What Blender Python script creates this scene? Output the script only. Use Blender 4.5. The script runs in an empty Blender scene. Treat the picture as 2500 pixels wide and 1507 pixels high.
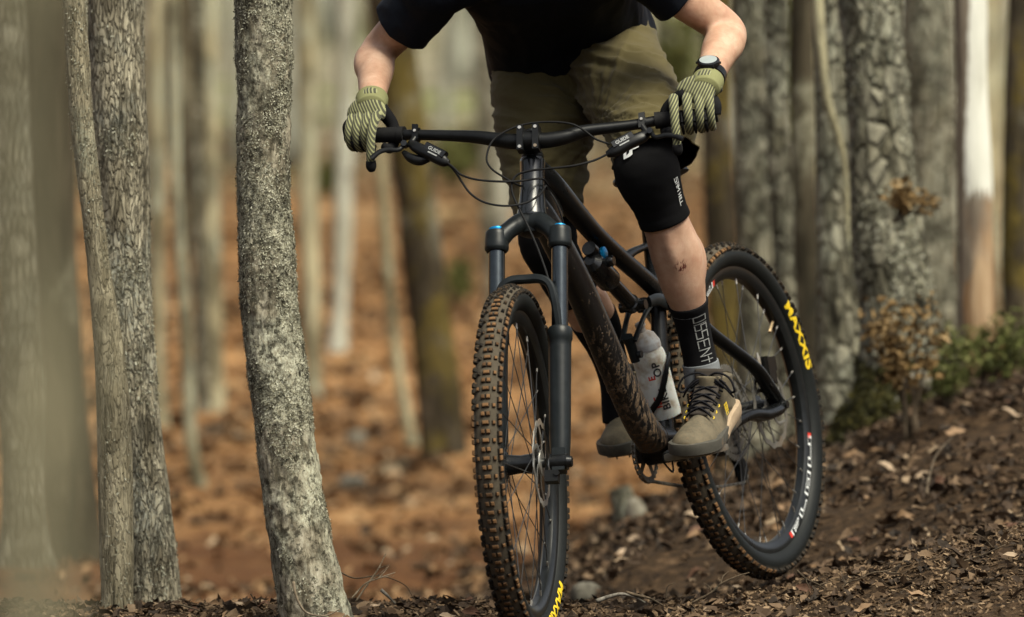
import bpy, bmesh, math, random
import numpy as np
from mathutils import Vector, Matrix

random.seed(7)
RNG = np.random.default_rng(7)
SC = bpy.context.scene
COL = SC.collection

# ------------------------------------------------------------------ camera, sky, sun, exposure
F_PX, CX, CY = 20833.33, 1250.0, 753.5          # 300 mm lens on 36 mm, in pixels of the 2500 px wide picture
CAM_H = 0.69
cam_data = bpy.data.cameras.new('camera')
cam = bpy.data.objects.new('camera', cam_data)
COL.objects.link(cam)
cam.location = (0, 0, CAM_H)
cam.rotation_euler = (math.radians(90), 0, 0)
cam_data.lens = 300.0
cam_data.sensor_width = 36.0
cam_data.clip_start = 0.2
cam_data.clip_end = 3000.0
cam_data.dof.use_dof = True
cam_data.dof.focus_distance = 17.75
cam_data.dof.aperture_fstop = 4.0
SC.camera = cam

SUN_ELEV, SUN_AZ = 57.0, 142.0       # azimuth: clockwise from +Y (seen from above)
world = bpy.data.worlds.new('World')
SC.world = world
world.use_nodes = True
wn = world.node_tree.nodes
wl = world.node_tree.links
bg = wn['Background']
sky = wn.new('ShaderNodeTexSky')
sky.sky_type = 'NISHITA'
sky.sun_disc = False
sky.sun_elevation = math.radians(SUN_ELEV)
sky.sun_rotation = math.radians(SUN_AZ)
sky.air_density = 1.0
sky.dust_density = 4.0
sky.ozone_density = 0.6
hsv = wn.new('ShaderNodeHueSaturation')          # thin overcast: the sky's blue mostly washed out
hsv.inputs['Saturation'].default_value = 0.32
wl.new(sky.outputs[0], hsv.inputs['Color'])
wl.new(hsv.outputs[0], bg.inputs[0])
bg.inputs[1].default_value = 0.085

sun_data = bpy.data.lights.new('sun', 'SUN')
sun_data.energy = 2.7
sun_data.angle = math.radians(30)
sun_data.color = (1.0, 0.945, 0.74)
sun = bpy.data.objects.new('sun', sun_data)
COL.objects.link(sun)
_az, _el = math.radians(SUN_AZ), math.radians(SUN_ELEV)
_sd = Vector((math.sin(_az) * math.cos(_el), math.cos(_az) * math.cos(_el), math.sin(_el)))
sun.rotation_euler = _sd.to_track_quat('Z', 'Y').to_euler()
sun.location = (3, 10, 12)

SC.view_settings.view_transform = 'Standard'
SC.view_settings.look = 'None'
SC.view_settings.exposure = 0.95
SC.view_settings.gamma = 1.0
SC.render.engine = 'CYCLES'
SC.cycles.use_denoising = True
SC.cycles.max_bounces = 6
SC.cycles.diffuse_bounces = 3
SC.cycles.sample_clamp_indirect = 4.0

# ------------------------------------------------------------------ small maths
def V(*a):
    return np.array(a, dtype=float)
def nrm(v):
    v = np.asarray(v, float)
    return v / np.linalg.norm(v)
CAMP = V(0, 0, CAM_H)
def ray(px, py):
    return V((px - CX) / F_PX, 1.0, -(py - CY) / F_PX)
def at(px, py, d):
    return CAMP + ray(px, py) * d
def proj(p):
    p = np.asarray(p, float)
    return CX + p[0] / p[1] * F_PX, CY - (p[2] - CAM_H) / p[1] * F_PX
def plane_hit(px, py, o, n):
    r = ray(px, py)
    return CAMP + r * (np.dot(o - CAMP, n) / np.dot(r, n))
def smooth(a, b, x):
    t = np.clip((np.asarray(x, float) - a) / (b - a), 0, 1)
    return t * t * (3 - 2 * t)
def _hash(ix, iy, iz):
    h = (ix.astype(np.uint32) * np.uint32(374761393) + iy.astype(np.uint32) * np.uint32(668265263)
         + iz.astype(np.uint32) * np.uint32(2147483647 - 1274126177 % 2147483647))
    h = (h ^ (h >> np.uint32(13))) * np.uint32(1274126177)
    h = h ^ (h >> np.uint32(16))
    return (h & np.uint32(0xFFFFFF)).astype(np.float64) / 0xFFFFFF
def vnoise(p):
    """smooth value noise in -1..1 for an (n,3) array"""
    p = np.asarray(p, float)
    i = np.floor(p).astype(np.int64)
    f = p - i
    f = f * f * (3 - 2 * f)
    out = 0
    with np.errstate(over='ignore'):
        for dx in (0, 1):
            wx = f[:, 0] if dx else 1 - f[:, 0]
            for dy in (0, 1):
                wy = f[:, 1] if dy else 1 - f[:, 1]
                for dz in (0, 1):
                    wz = f[:, 2] if dz else 1 - f[:, 2]
                    out = out + wx * wy * wz * _hash(i[:, 0] + dx + 5000, i[:, 1] + dy + 5000, i[:, 2] + dz + 5000)
    return out * 2 - 1
def fbm(p, octaves=4, gain=0.5):
    a, s, o = 1.0, 0.0, 0
    p = np.asarray(p, float).copy()
    for k in range(octaves):
        o = o + a * vnoise(p + 17.3 * k)
        s += a
        a *= gain
        p = p * 2.03
    return o / s
def catmull(pts, n):
    """n samples along a Catmull-Rom curve through rows of pts (any dimension)"""
    P = np.asarray(pts, float)
    if len(P) == 2:
        t = np.linspace(0, 1, n)[:, None]
        return P[0] * (1 - t) + P[1] * t
    Q = np.vstack([2 * P[0] - P[1], P, 2 * P[-1] - P[-2]])
    u = np.linspace(0, len(P) - 1 - 1e-9, n)
    k = u.astype(int)
    t = (u - k)[:, None]
    a, b, c, d = Q[k], Q[k + 1], Q[k + 2], Q[k + 3]
    return 0.5 * (2 * b + (c - a) * t + (2 * a - 5 * b + 4 * c - d) * t ** 2 + (3 * b - a - 3 * c + d) * t ** 3)

def hermite(pts, n):
    """smooth curve through unevenly spaced rows, sampled n times by chord length"""
    P = np.asarray(pts, float)
    s = np.concatenate([[0], np.cumsum(np.linalg.norm(np.diff(P[:, :3], axis=0), axis=1))])
    d = np.diff(P, axis=0) / np.diff(s)[:, None]
    m = np.vstack([d[0], (d[:-1] * np.diff(s)[1:, None] + d[1:] * np.diff(s)[:-1, None]) / (s[2:] - s[:-2])[:, None], d[-1]])
    u = np.linspace(0, s[-1] - 1e-9, n)
    k = np.searchsorted(s, u, side='right') - 1
    h = (s[k + 1] - s[k])[:, None]
    t = ((u - s[k])[:, None]) / h
    return ((1 + 2 * t) * (1 - t) ** 2 * P[k] + t * (1 - t) ** 2 * h * m[k] + t * t * (3 - 2 * t) * P[k + 1] + t * t * (t - 1) * h * m[k + 1])

# ------------------------------------------------------------------ mesh builder
class MB:
    def __init__(self):
        self.v, self.f, self.m, self.n = [], [], [], 0
        self.attr = {}
    def add(self, v, f, mi=0):
        v = np.asarray(v, float)
        o = self.n
        self.v.append(v)
        self.f += [tuple(int(i) + o for i in q) for q in f]
        self.m += [mi] * len(f)
        self.n += len(v)
        return o
    def rings(self, R, closed=False, cap=True, mi=0):
        """R: (rings, seg, 3)"""
        R = np.asarray(R, float)
        a, b = R.shape[:2]
        f = []
        for i in range(a if closed else a - 1):
            i2 = (i + 1) % a
            for j in range(b):
                j2 = (j + 1) % b
                f.append((i * b + j, i * b + j2, i2 * b + j2, i2 * b + j))
        if cap and not closed:
            f.append(tuple(range(b - 1, -1, -1)))
            f.append(tuple((a - 1) * b + j for j in range(b)))
        return self.add(R.reshape(-1, 3), f, mi)
    def sweep(self, pts, rad, seg=12, n=None, cap=True, up=None, mi=0, power=2.0, phase=0.0):
        """tube along pts; rad: number, list of numbers or list of (a, b) with a along the side axis"""
        pts = np.asarray(pts, float)
        k = len(pts)
        rad = np.asarray(rad, float)
        if rad.ndim == 0:
            rad = np.full((k, 2), float(rad))
        elif rad.ndim == 1:
            rad = np.stack([rad, rad], 1)
        if n:
            q = catmull(np.hstack([pts, rad]), n)
            pts, rad = q[:, :3], np.maximum(q[:, 3:], 1e-5)
        R = sweep_rings(pts, rad, seg, up, power, phase)
        return self.rings(R, cap=cap, mi=mi)
    def box(self, c, ax, ay, az, mi=0):
        """centre and three half-axis vectors"""
        c, ax, ay, az = (np.asarray(t, float) for t in (c, ax, ay, az))
        v = [c + sx * ax + sy * ay + sz * az for sz in (-1, 1) for sx, sy in ((-1, -1), (1, -1), (1, 1), (-1, 1))]
        f = [(3, 2, 1, 0), (4, 5, 6, 7), (0, 1, 5, 4), (1, 2, 6, 5), (2, 3, 7, 6), (3, 0, 4, 7)]
        if np.dot(np.cross(ax, ay), az) < 0:
            f = [q[::-1] for q in f]
        return self.add(v, f, mi)
    def lathe(self, o, axis, prof, seg=32, mi=0, side=None, cap=True):
        """prof: list of (distance along axis, radius)"""
        axis = nrm(axis)
        s = nrm(np.cross(axis, V(0, 0, 1) if abs(axis[2]) < 0.9 else V(1, 0, 0))) if side is None else nrm(side)
        t = np.cross(axis, s)
        th = np.linspace(0, 2 * np.pi, seg, endpoint=False)
        R = [o + axis * h + r * (np.cos(th)[:, None] * s + np.sin(th)[:, None] * t) for h, r in prof]
        return self.rings(np.array(R), cap=cap, mi=mi)
    def torus_ring(self, prof, seg=96, mi=0):
        """prof: closed list of (radius, z) swept about local z"""
        th = np.linspace(0, 2 * np.pi, seg, endpoint=False)
        prof = np.asarray(prof, float)
        R = np.stack([np.stack([prof[:, 0] * math.cos(t), prof[:, 0] * math.sin(t), prof[:, 1]], 1) for t in th])
        return self.rings(R[:, ::-1], closed=True, mi=mi)

def sweep_rings(pts, rad, seg, up=None, power=2.0, phase=0.0):
    k = len(pts)
    T = np.gradient(pts, axis=0)
    T /= np.linalg.norm(T, axis=1)[:, None] + 1e-12
    th = np.linspace(0, 2 * np.pi, seg, endpoint=False) + phase
    c, s = np.cos(th), np.sin(th)
    if power != 2.0:
        e = 2.0 / power
        c = np.sign(c) * np.abs(c) ** e
        s = np.sign(s) * np.abs(s) ** e
    R = np.zeros((k, seg, 3))
    if up is None:
        a = V(0, 0, 1) if abs(T[0][2]) < 0.9 else V(1, 0, 0)
        S = nrm(np.cross(T[0], a))
    for i in range(k):
        if up is not None:
            u_ = np.asarray(up, float)
            S = nrm(np.cross(u_, T[i]))
        else:
            S = nrm(S - T[i] * np.dot(S, T[i]))
        U = np.cross(T[i], S)
        R[i] = pts[i] + rad[i, 0] * c[:, None] * S + rad[i, 1] * s[:, None] * U
    return R

def mesh_from(name, v, f, mats=(), mi=None, angle=38.0, smooth_all=False, recalc=True):
    me = bpy.data.meshes.new(name)
    me.from_pydata([tuple(x) for x in v], [], f)
    for m in mats:
        me.materials.append(m)
    if mi is not None and len(mats) > 1:
        me.polygons.foreach_set('material_index', mi)
    if recalc or not smooth_all:
        bm = bmesh.new()
        bm.from_mesh(me)
        if recalc:
            bmesh.ops.recalc_face_normals(bm, faces=bm.faces)
        for q in bm.faces:
            q.smooth = True
        if not smooth_all:
            lim = math.radians(angle)
            for e in bm.edges:
                if len(e.link_faces) == 2 and e.calc_face_angle(0) > lim:
                    e.smooth = False
        bm.to_mesh(me)
        bm.free()
    else:
        me.polygons.foreach_set('use_smooth', [True] * len(me.polygons))
    return me
WORLD = {}
def place(o, parent=None, local=None):
    """link, and parent so that o keeps world-space vertices (or sits at `local` inside the parent)"""
    COL.objects.link(o)
    if parent is not None:
        o.parent = parent
        if local is None:
            o.matrix_parent_inverse = WORLD.get(parent.name, Matrix()).inverted()
            WORLD[o.name] = Matrix()
        else:
            o.matrix_basis = local
            WORLD[o.name] = WORLD.get(parent.name, Matrix()) @ local
    else:
        WORLD[o.name] = o.matrix_basis.copy()
    return o
def build(name, mb, mats, parent=None, local=None, angle=38.0, smooth_all=False, recalc=True):
    v = np.concatenate(mb.v)
    me = mesh_from(name, v, mb.f, mats if isinstance(mats, (list, tuple)) else [mats], mb.m, angle, smooth_all, recalc)
    return place(bpy.data.objects.new(name, me), parent, local)
def tag(o, label=None, cat=None, group=None, kind=None):
    for k, x in (('label', label), ('category', cat), ('group', group), ('kind', kind)):
        if x:
            o[k] = x
    return o
def root(name, loc, label, cat, group=None):
    e = bpy.data.objects.new(name, None)
    e.location = tuple(loc)
    COL.objects.link(e)
    WORLD[e.name] = Matrix.Translation(Vector(loc))
    return tag(e, label, cat, group)
def frame_matrix(o, x, y, z):
    m = Matrix.Identity(4)
    for i in range(3):
        m[i][0], m[i][1], m[i][2], m[i][3] = x[i], y[i], z[i], o[i]
    return m

# ------------------------------------------------------------------ material helper
class NT:
    def __init__(self, name):
        self.m = bpy.data.materials.new(name)
        self.m.use_nodes = True
        self.t = self.m.node_tree
        self.b = self.t.nodes['Principled BSDF']
    def n(self, typ, ins=None, **props):
        x = self.t.nodes.new('ShaderNode' + typ)
        for k, val in props.items():
            setattr(x, k, val)
        for k, val in (ins or {}).items():
            self.set(x, k, val)
        return x
    def set(self, node, k, val):
        s = node.inputs[k]
        if hasattr(val, 'is_linked') or isinstance(val, bpy.types.NodeSocket):
            self.t.links.new(val, s)
        elif isinstance(val, tuple) and len(val) == 3 and s.type == 'RGBA':
            s.default_value = (*val, 1)
        else:
            s.default_value = val
    def bs(self, **kw):
        names = dict(color='Base Color', rough='Roughness', metal='Metallic', spec='Specular IOR Level', normal='Normal',
                     sss='Subsurface Weight', coat='Coat Weight', coatr='Coat Roughness', sheen='Sheen Weight', trans='Transmission Weight',
                     alpha='Alpha')
        for k, val in kw.items():
            self.set(self.b, names[k], val)
        return self.m
    def coords(self, kind='Object', scale=(1, 1, 1)):
        c = self.n('TexCoord')
        return self.n('Mapping', {'Vector': c.outputs[kind], 'Scale': scale}).outputs[0]
    def noise(self, vec, scale, detail=4, rough=0.55, dist=0.0):
        return self.n('TexNoise', {'Vector': vec, 'Scale': scale, 'Detail': detail, 'Roughness': rough, 'Distortion': dist}).outputs['Fac']
    def vor(self, vec, scale, feature='F1', out='Distance', rand=1.0):
        x = self.n('TexVoronoi', {'Vector': vec, 'Scale': scale, 'Randomness': rand}, feature=feature)
        return x.outputs[out]
    def ramp(self, fac, stops, mode='LINEAR'):
        r = self.n('ValToRGB', {'Fac': fac})
        cr = r.color_ramp
        cr.interpolation = mode
        while len(cr.elements) < len(stops):
            cr.elements.new(0.5)
        for e, (p, c) in zip(cr.elements, stops):
            e.position = p
            e.color = (*c, 1) if len(c) == 3 else c
        return r.outputs[0]
    def mask(self, fac, a, b):
        return self.n('MapRange', {'Value': fac, 'From Min': a, 'From Max': b}).outputs[0]
    def mix(self, fac, a, b, blend='MIX'):
        x = self.n('MixRGB', {'Fac': fac, 'Color1': a, 'Color2': b}, blend_type=blend)
        return x.outputs[0]
    def math(self, op, a, b=0.0):
        x = self.n('Math', {0: a, 1: b}, operation=op)
        return x.outputs[0]
    def bump(self, h, strength=0.5, dist=0.01, normal=None):
        ins = {'Height': h, 'Strength': strength, 'Distance': dist}
        if normal is not None:
            ins['Normal'] = normal
        return self.n('Bump', ins).outputs[0]
    def attr(self, name):
        return self.n('Attribute', attribute_name=name).outputs['Fac']

def bark(name, cols, lichen, lmask=(0.45, 0.62), stretch=0.22, scale=26, strength=0.7, dist=0.02, patch=6.0, dark=(0.02, 0.018, 0.012), moss=None, mossm=(0.5, 0.6), blotch=0.55, plates=None, lobes=None, pdist=.035, speck=None):
    """cols: three bark tones; lichen: crust colour"""
    t = NT(name)
    c = t.coords('Object', (1, 1, stretch))
    iso = t.coords('Object', (1, 1, 0.7))
    n1 = t.noise(c, scale, 6, 0.65, 0.6)
    n2 = t.noise(iso, patch, 5, 0.6, 0.4)
    fine = t.noise(iso, scale * 5, 4, 0.7)
    col = t.ramp(n1, [(0.28, dark), (0.42, cols[0]), (0.55, cols[1]), (0.72, cols[2])])
    lm = t.math('MULTIPLY', t.mask(n2, *lmask), t.mask(fine, 0.36, 0.52))
    col = t.mix(lm, col, t.mix(t.mask(fine, 0.45, 0.75), lichen[0], lichen[1]))
    if moss:
        mm = t.math('MULTIPLY', t.mask(t.noise(iso, patch * 1.3, 5, 0.65, 0.3), *mossm), .85)
        col = t.mix(mm, col, t.mix(fine, moss[0], moss[1]))
    if plates:                                      # bark split into upright plates
        sc, st, dep = plates
        pc = t.n('MixRGB', {'Fac': pdist, 'Color1': t.coords('Object', (1, 1, st)), 'Color2': t.n('TexNoise', {'Vector': c, 'Scale': scale * .8, 'Detail': 4}).outputs['Color']}).outputs[0]
        edge = t.mask(t.vor(pc, sc, 'DISTANCE_TO_EDGE'), .02, .16)
        cell = t.n('SeparateColor', {'Color': t.vor(pc, sc, 'F1', 'Color')}).outputs[0]
        col = t.mix(t.math('MULTIPLY', t.math('SUBTRACT', 1.0, edge), dep), col, dark)
        col = t.mix(t.math('MULTIPLY', t.mask(cell, .55, 1.0), .55), col, cols[2])
        col = t.mix(t.math('MULTIPLY', t.mask(cell, .35, 0.0), .5), col, cols[0])
    if lobes:                                       # crust of leafy lichen lobes over the bark
        sc = lobes
        lc = t.n('MixRGB', {'Fac': .012, 'Color1': t.coords('Object', (1, 1, .8)), 'Color2': t.n('TexNoise', {'Vector': iso, 'Scale': sc * .55, 'Detail': 5, 'Roughness': .7}).outputs['Color']}).outputs[0]
        le = t.mask(t.vor(lc, sc, 'DISTANCE_TO_EDGE'), .03, .22)
        cell = t.n('SeparateColor', {'Color': t.vor(lc, sc, 'F1', 'Color')}).outputs[0]
        crust = t.mix(le, dark, t.ramp(cell, [(.0, lichen[0]), (.25, tuple(x * .35 for x in lichen[0])), (.5, lichen[0]), (1.0, lichen[1])]))
        cm = t.mask(t.noise(iso, patch, 6, .7, .6), .40, .50)
        col = t.mix(cm, col, crust)
    bl = t.mask(t.noise(iso, patch * 1.7, 6, 0.68, 0.5), 0.50, 0.60)
    col = t.mix(t.math('MULTIPLY', bl, blotch), col, dark)
    if speck:
        sp = t.noise(t.coords('Object', (1, 1, .75)), speck, 4, .7, .3)
        col = t.mix(t.math('MULTIPLY', t.mask(sp, .48, .40), .75), col, dark)
        col = t.mix(t.math('MULTIPLY', t.mask(sp, .58, .68), .3), col, lichen[1])
    h = t.math('ADD', n1, t.math('MULTIPLY', fine, 0.35))
    if plates:
        h = t.math('ADD', t.math('MULTIPLY', h, .5), edge)
    if lobes:
        h = t.math('ADD', h, t.math('MULTIPLY', t.math('MULTIPLY', le, cm), 1.2))
    return t.bs(color=col, rough=0.92, spec=0.15, normal=t.bump(h, strength, dist))

# ------------------------------------------------------------------ ground
_KY = [-60, -20, 5, 14, 16.5, 17.5, 18.0, 18.4, 19.0, 20, 22, 24, 26, 28, 32, 38, 45, 52, 60, 80, 110, 150, 400, 1500]
_KZ = [-.8, -.3, -.15, -.06, -.01, 0.0, .04, .055, 0.0, -.12, -.12, -.08, -.03, .06, .31, .66, 1.02, 1.4, 1.9, 3.5, 6.6, 10, 26, 60]
_BX = [-3, -.15, .1, .25, .5, .76, 1.24, 2.2, 4, 12]
_BZ = [-.12, -.12, -.05, .10, .20, .31, .49, .80, 1.25, 2.2]
def _terrain_smooth(x, y):
    x, y = np.asarray(x, float), np.asarray(y, float)
    b = np.interp(y, _KY, _KZ)
    w = smooth(18.3, 21.3, y) * (1 - smooth(22.6, 29, y))
    b = b + w * np.maximum(np.interp(x, _BX, _BZ) - b, -.02)
    b = b + .32 * np.maximum(np.hypot(np.maximum(np.abs(x) - 9, 0), np.maximum(-8 - y, 0)) - 1, 0) * (1 - smooth(60, 160, np.hypot(x, y))) + 10 * smooth(60, 160, np.hypot(x, np.minimum(y, 0)))  # unseen hills beside and behind the camera, added to block low sky light
    return b + .17 * smooth(.35, 1.15, x) * smooth(16.3, 18.0, y) * (1 - smooth(18.2, 21.0, y))
def ground_z(x, y):
    x, y = np.atleast_1d(np.asarray(x, float)), np.atleast_1d(np.asarray(y, float))
    z = _terrain_smooth(x, y)
    p = np.stack([x, y, 0 * x], 1)
    far = smooth(20, 34, y)
    z = z + (.012 + .05 * far) * fbm(p * 2.3, 3) + .006 * fbm(p * 14, 3)
    z = z + .06 * fbm(p * 3.1 + 9, 4) * smooth(18.8, 20, y) * (1 - smooth(23, 26, y))
    return z
def gz(x, y):
    return float(ground_z(x, y)[0])
def ground_hit(px, py, d0=23.0, d1=140.0):
    """depth at which the pixel's ray meets the ground"""
    for d in np.arange(d0, d1, .1):
        p = at(px, py, d)
        if p[2] < gz(p[0], p[1]):
            return float(d)
    return d1

def make_ground():
    xs = np.concatenate([-np.geomspace(1200, 2.2, 34), np.arange(-2.15, 2.6, .025), np.geomspace(2.65, 1200, 34)])
    ys = np.concatenate([np.linspace(-60, 15.5, 30), np.arange(15.6, 23, .03), np.arange(23, 62, .25), np.geomspace(62.5, 1500, 50)])
    X, Y = np.meshgrid(xs, ys)
    Z = ground_z(X.ravel(), Y.ravel())
    v = np.stack([X.ravel(), Y.ravel(), Z], 1)
    nx, ny = len(xs), len(ys)
    i = np.arange(nx * ny).reshape(ny, nx)
    f = np.stack([i[:-1, :-1], i[:-1, 1:], i[1:, 1:], i[1:, :-1]], -1).reshape(-1, 4)
    t = NT('forest_floor')
    c = t.coords('Object')
    n1 = t.noise(c, 3.0, 6, 0.6, 0.3)
    n2 = t.noise(c, 28, 5, 0.7)
    n3 = t.noise(c, 0.55, 4, 0.55, 0.2)
    n4 = t.noise(c, 120, 3, 0.6)
    soil = t.ramp(n2, [(0.3, (.012, .008, .006)), (0.48, (.036, .023, .013)), (0.62, (.075, .046, .025)), (0.8, (.15, .10, .06))])
    orange = t.ramp(t.math('ADD', t.math('MULTIPLY', n1, .55), t.math('MULTIPLY', t.noise(c, 9, 5, .7), .45)), [(0.38, (.042, .024, .012)), (0.46, (.175, .088, .036)), (0.53, (.31, .165, .067)), (0.63, (.45, .29, .145))])
    grey = t.ramp(n1, [(0.35, (.08, .07, .042)), (0.5, (.22, .195, .13)), (0.65, (.37, .335, .24))])
    green = t.ramp(n2, [(0.3, (.07, .09, .018)), (0.7, (.20, .22, .06))])
    sx = t.n('SeparateXYZ', {'Vector': t.coords('Object')})
    y = sx.outputs['Y']
    col = t.mix(t.mask(y, 21.5, 25.0), soil, t.mix(t.mask(n3, .62, .72), orange, soil))
    trail = t.math('MULTIPLY', t.mask(y, 22.0, 23.5), t.mask(t.math('ADD', y, t.math('MULTIPLY', n3, 2.0)), 28.2, 26.8))
    col = t.mix(t.math('MULTIPLY', trail, .85), col, t.ramp(n2, [(.35, (.04, .018, .008)), (.55, (.11, .048, .020)), (.8, (.19, .095, .042))]))
    far = t.math('ADD', y, t.math('MULTIPLY', n3, 22))
    col = t.mix(t.mask(far, 58, 72), col, grey)
    gm = t.math('MULTIPLY', t.mask(n3, .52, .62), t.mask(y, 46, 62))
    col = t.mix(gm, col, green)
    h = t.math('ADD', n2, t.math('MULTIPLY', n4, .5))
    m = t.bs(color=col, rough=.95, spec=.1, normal=t.bump(h, .8, .02))
    me = bpy.data.meshes.new('ground')
    me.from_pydata(v.tolist(), [], f.tolist())
    me.materials.append(m)
    me.polygons.foreach_set('use_smooth', [True] * len(me.polygons))
    o = place(bpy.data.objects.new('ground', me))
    tag(o, kind='structure')
    return o
make_ground()

# ------------------------------------------------------------------ leaf litter
def leaf_template(k=0):
    """a curled dead leaf outline about one unit long: 10 vertices, folded along the midrib"""
    L = np.array([(-.5, 0), (-.28, .2), (0, .3), (.26, .2), (.5, 0), (.26, -.22), (0, -.28), (-.28, -.19)])
    mid = np.array([(-.22, 0), (.22, 0)])
    xy = np.vstack([L, mid])
    z = .5 * np.abs(xy[:, 1]) + (.7 if k % 2 else -.55) * xy[:, 0] ** 2 + .08 * np.sin(9 * xy[:, 0] + k)
    v = np.column_stack([xy, z])
    f = [(0, 8, 1), (1, 8, 2), (2, 8, 9), (2, 9, 3), (3, 9, 4), (4, 9, 5), (5, 9, 6), (6, 9, 8), (6, 8, 7), (7, 8, 0)]
    return v, f
def scatter_mesh(name, pos, size, mats, tilt=0.5, aspect=(.6, 1.1), templates=None):
    n = len(pos)
    tm = templates or [leaf_template(k) for k in range(4)]
    vs, fs, at_ = [], [], []
    off = 0
    which = RNG.integers(0, len(tm), n)
    for k, (tv, tf) in enumerate(tm):
        idx = np.where(which == k)[0]
        m = len(idx)
        if not m:
            continue
        yaw = RNG.uniform(0, 2 * np.pi, m)
        a, b = RNG.normal(0, tilt, m), RNG.normal(0, tilt, m)
        cy_, sy_ = np.cos(yaw), np.sin(yaw)
        ca, sa, cb, sb = np.cos(a), np.sin(a), np.cos(b), np.sin(b)
        one, zero = np.ones(m), np.zeros(m)
        Rz = np.stack([np.stack([cy_, -sy_, zero], -1), np.stack([sy_, cy_, zero], -1), np.stack([zero, zero, one], -1)], 1)
        Rx = np.stack([np.stack([one, zero, zero], -1), np.stack([zero, ca, -sa], -1), np.stack([zero, sa, ca], -1)], 1)
        Ry = np.stack([np.stack([cb, zero, sb], -1), np.stack([zero, one, zero], -1), np.stack([-sb, zero, cb], -1)], 1)
        R = Rz @ Rx @ Ry
        s = size[idx][:, None] * np.stack([one, RNG.uniform(*aspect, m), RNG.uniform(.4, 1.6, m)], 1)
        loc = tv[None] * s[:, None]
        P = np.einsum('mij,mkj->mki', R, loc) + pos[idx][:, None]
        vs.append(P.reshape(-1, 3))
        f = np.asarray(tf)[None] + (off + np.arange(m) * len(tv))[:, None, None]
        fs.append(f.reshape(-1, 3))
        at_.append(np.repeat(RNG.uniform(0, 1, m), len(tv)))
        off += m * len(tv)
    v, f, r = np.concatenate(vs), np.concatenate(fs), np.concatenate(at_)
    me = bpy.data.meshes.new(name)
    me.from_pydata(v.tolist(), [], f.tolist())
    me.materials.append(mats)
    a = me.attributes.new('rnd', 'FLOAT', 'POINT')
    a.data.foreach_set('value', r)
    return bpy.data.objects.new(name, me)
def leaf_mat(name, stops, rough=.8, speck=None):
    t = NT(name)
    c = t.coords('Object')
    col = t.ramp(t.attr('rnd'), stops)
    col = t.mix(t.math('MULTIPLY', t.noise(c, 150, 3, .6), .5), col, (.03, .02, .012))
    if speck:
        sp = t.noise(t.coords('Object', (1, 1, .75)), speck, 4, .7, .3)
        col = t.mix(t.math('MULTIPLY', t.mask(sp, .48, .40), .75), col, (.02, .018, .012))
    return t.bs(color=col, rough=rough, spec=.25)
M_LITTER = leaf_mat('dead_leaf_litter', [(0, (.014, .010, .007)), (.4, (.04, .025, .015)), (.7, (.095, .058, .033)), (.9, (.19, .125, .073)), (1, (.33, .245, .16))])
M_LITTER_FAR = leaf_mat('orange_leaf_litter', [(0, (.03, .02, .012)), (.3, (.11, .064, .031)), (.7, (.28, .15, .065)), (.93, (.40, .255, .13)), (1, (.52, .40, .26))])
M_CHIP = leaf_mat('bark_chips', [(0, (.03, .02, .012)), (.4, (.10, .062, .032)), (.75, (.20, .13, .072)), (1, (.33, .23, .14))])
def xyz(x, y, up=.004):
    return np.column_stack([x, y, ground_z(x, y) + up])
def litter(name, n, x0, x1, y0, y1, s0, s1, mat, label, tilt=.5, spread=False, up=.004, patch=None, templates=None, aspect=(.6, 1.1)):
    y = RNG.uniform(y0, y1, n)
    k = (y / y0) if spread else 1.0
    x = RNG.uniform(x0, x1, n) * k
    if patch:
        d = fbm(np.stack([x * patch, y * patch, 0 * x], 1), 3)
        keep = d > RNG.uniform(-.6, .35, n)
        x, y = x[keep], y[keep]
    s = np.exp(RNG.uniform(np.log(s0), np.log(s1), len(x)))
    o = place(scatter_mesh(name, xyz(x, y, up), s, mat, tilt, aspect, templates))
    return tag(o, label, 'leaf litter', kind='stuff')
chip_v, chip_f = MB(), None
def chip_template(k):
    b = MB()
    b.box((0, 0, 0), (.5, .05 * k, 0), (0, .18 + .05 * k, .03), (0, 0, .07))
    v = np.concatenate(b.v)
    v[4:6] *= .8
    f = [t for q in b.f for t in ((q[0], q[1], q[2]), (q[0], q[2], q[3]))]
    return v, f
litter('leaf_litter', 26000, -1.35, 1.7, 16.7, 18.9, .005, .020, M_CHIP, 'fine bark chips and crumbled leaves along the trail edge', .5, templates=[chip_template(k) for k in range(3)] + [leaf_template(1)], up=.003)
litter('leaf_litter', 2600, -1.35, 1.7, 17.3, 19.0, .014, .050, M_LITTER, 'scattered brown leaf pieces on the sharp ridge of soil', .5, up=.006)
litter('leaf_litter', 26000, -.15, 2.3, 18.7, 24.5, .012, .055, M_LITTER, 'thick carpet of dead leaves covering the bank', .6, patch=1.6, up=.012)
litter('leaf_litter', 1500, -1.5, 1.5, 23, 27.5, .03, .09, M_LITTER_FAR, 'thin scatter of leaves on the bare dirt trail', .4, spread=True, patch=1.5, up=.01)
litter('leaf_litter', 17000, -1.75, 1.75, 27.3, 62, .05, .12, M_LITTER_FAR, 'orange fallen leaves over the slope behind the trail', .35, spread=True, patch=.9, up=.012)

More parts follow.
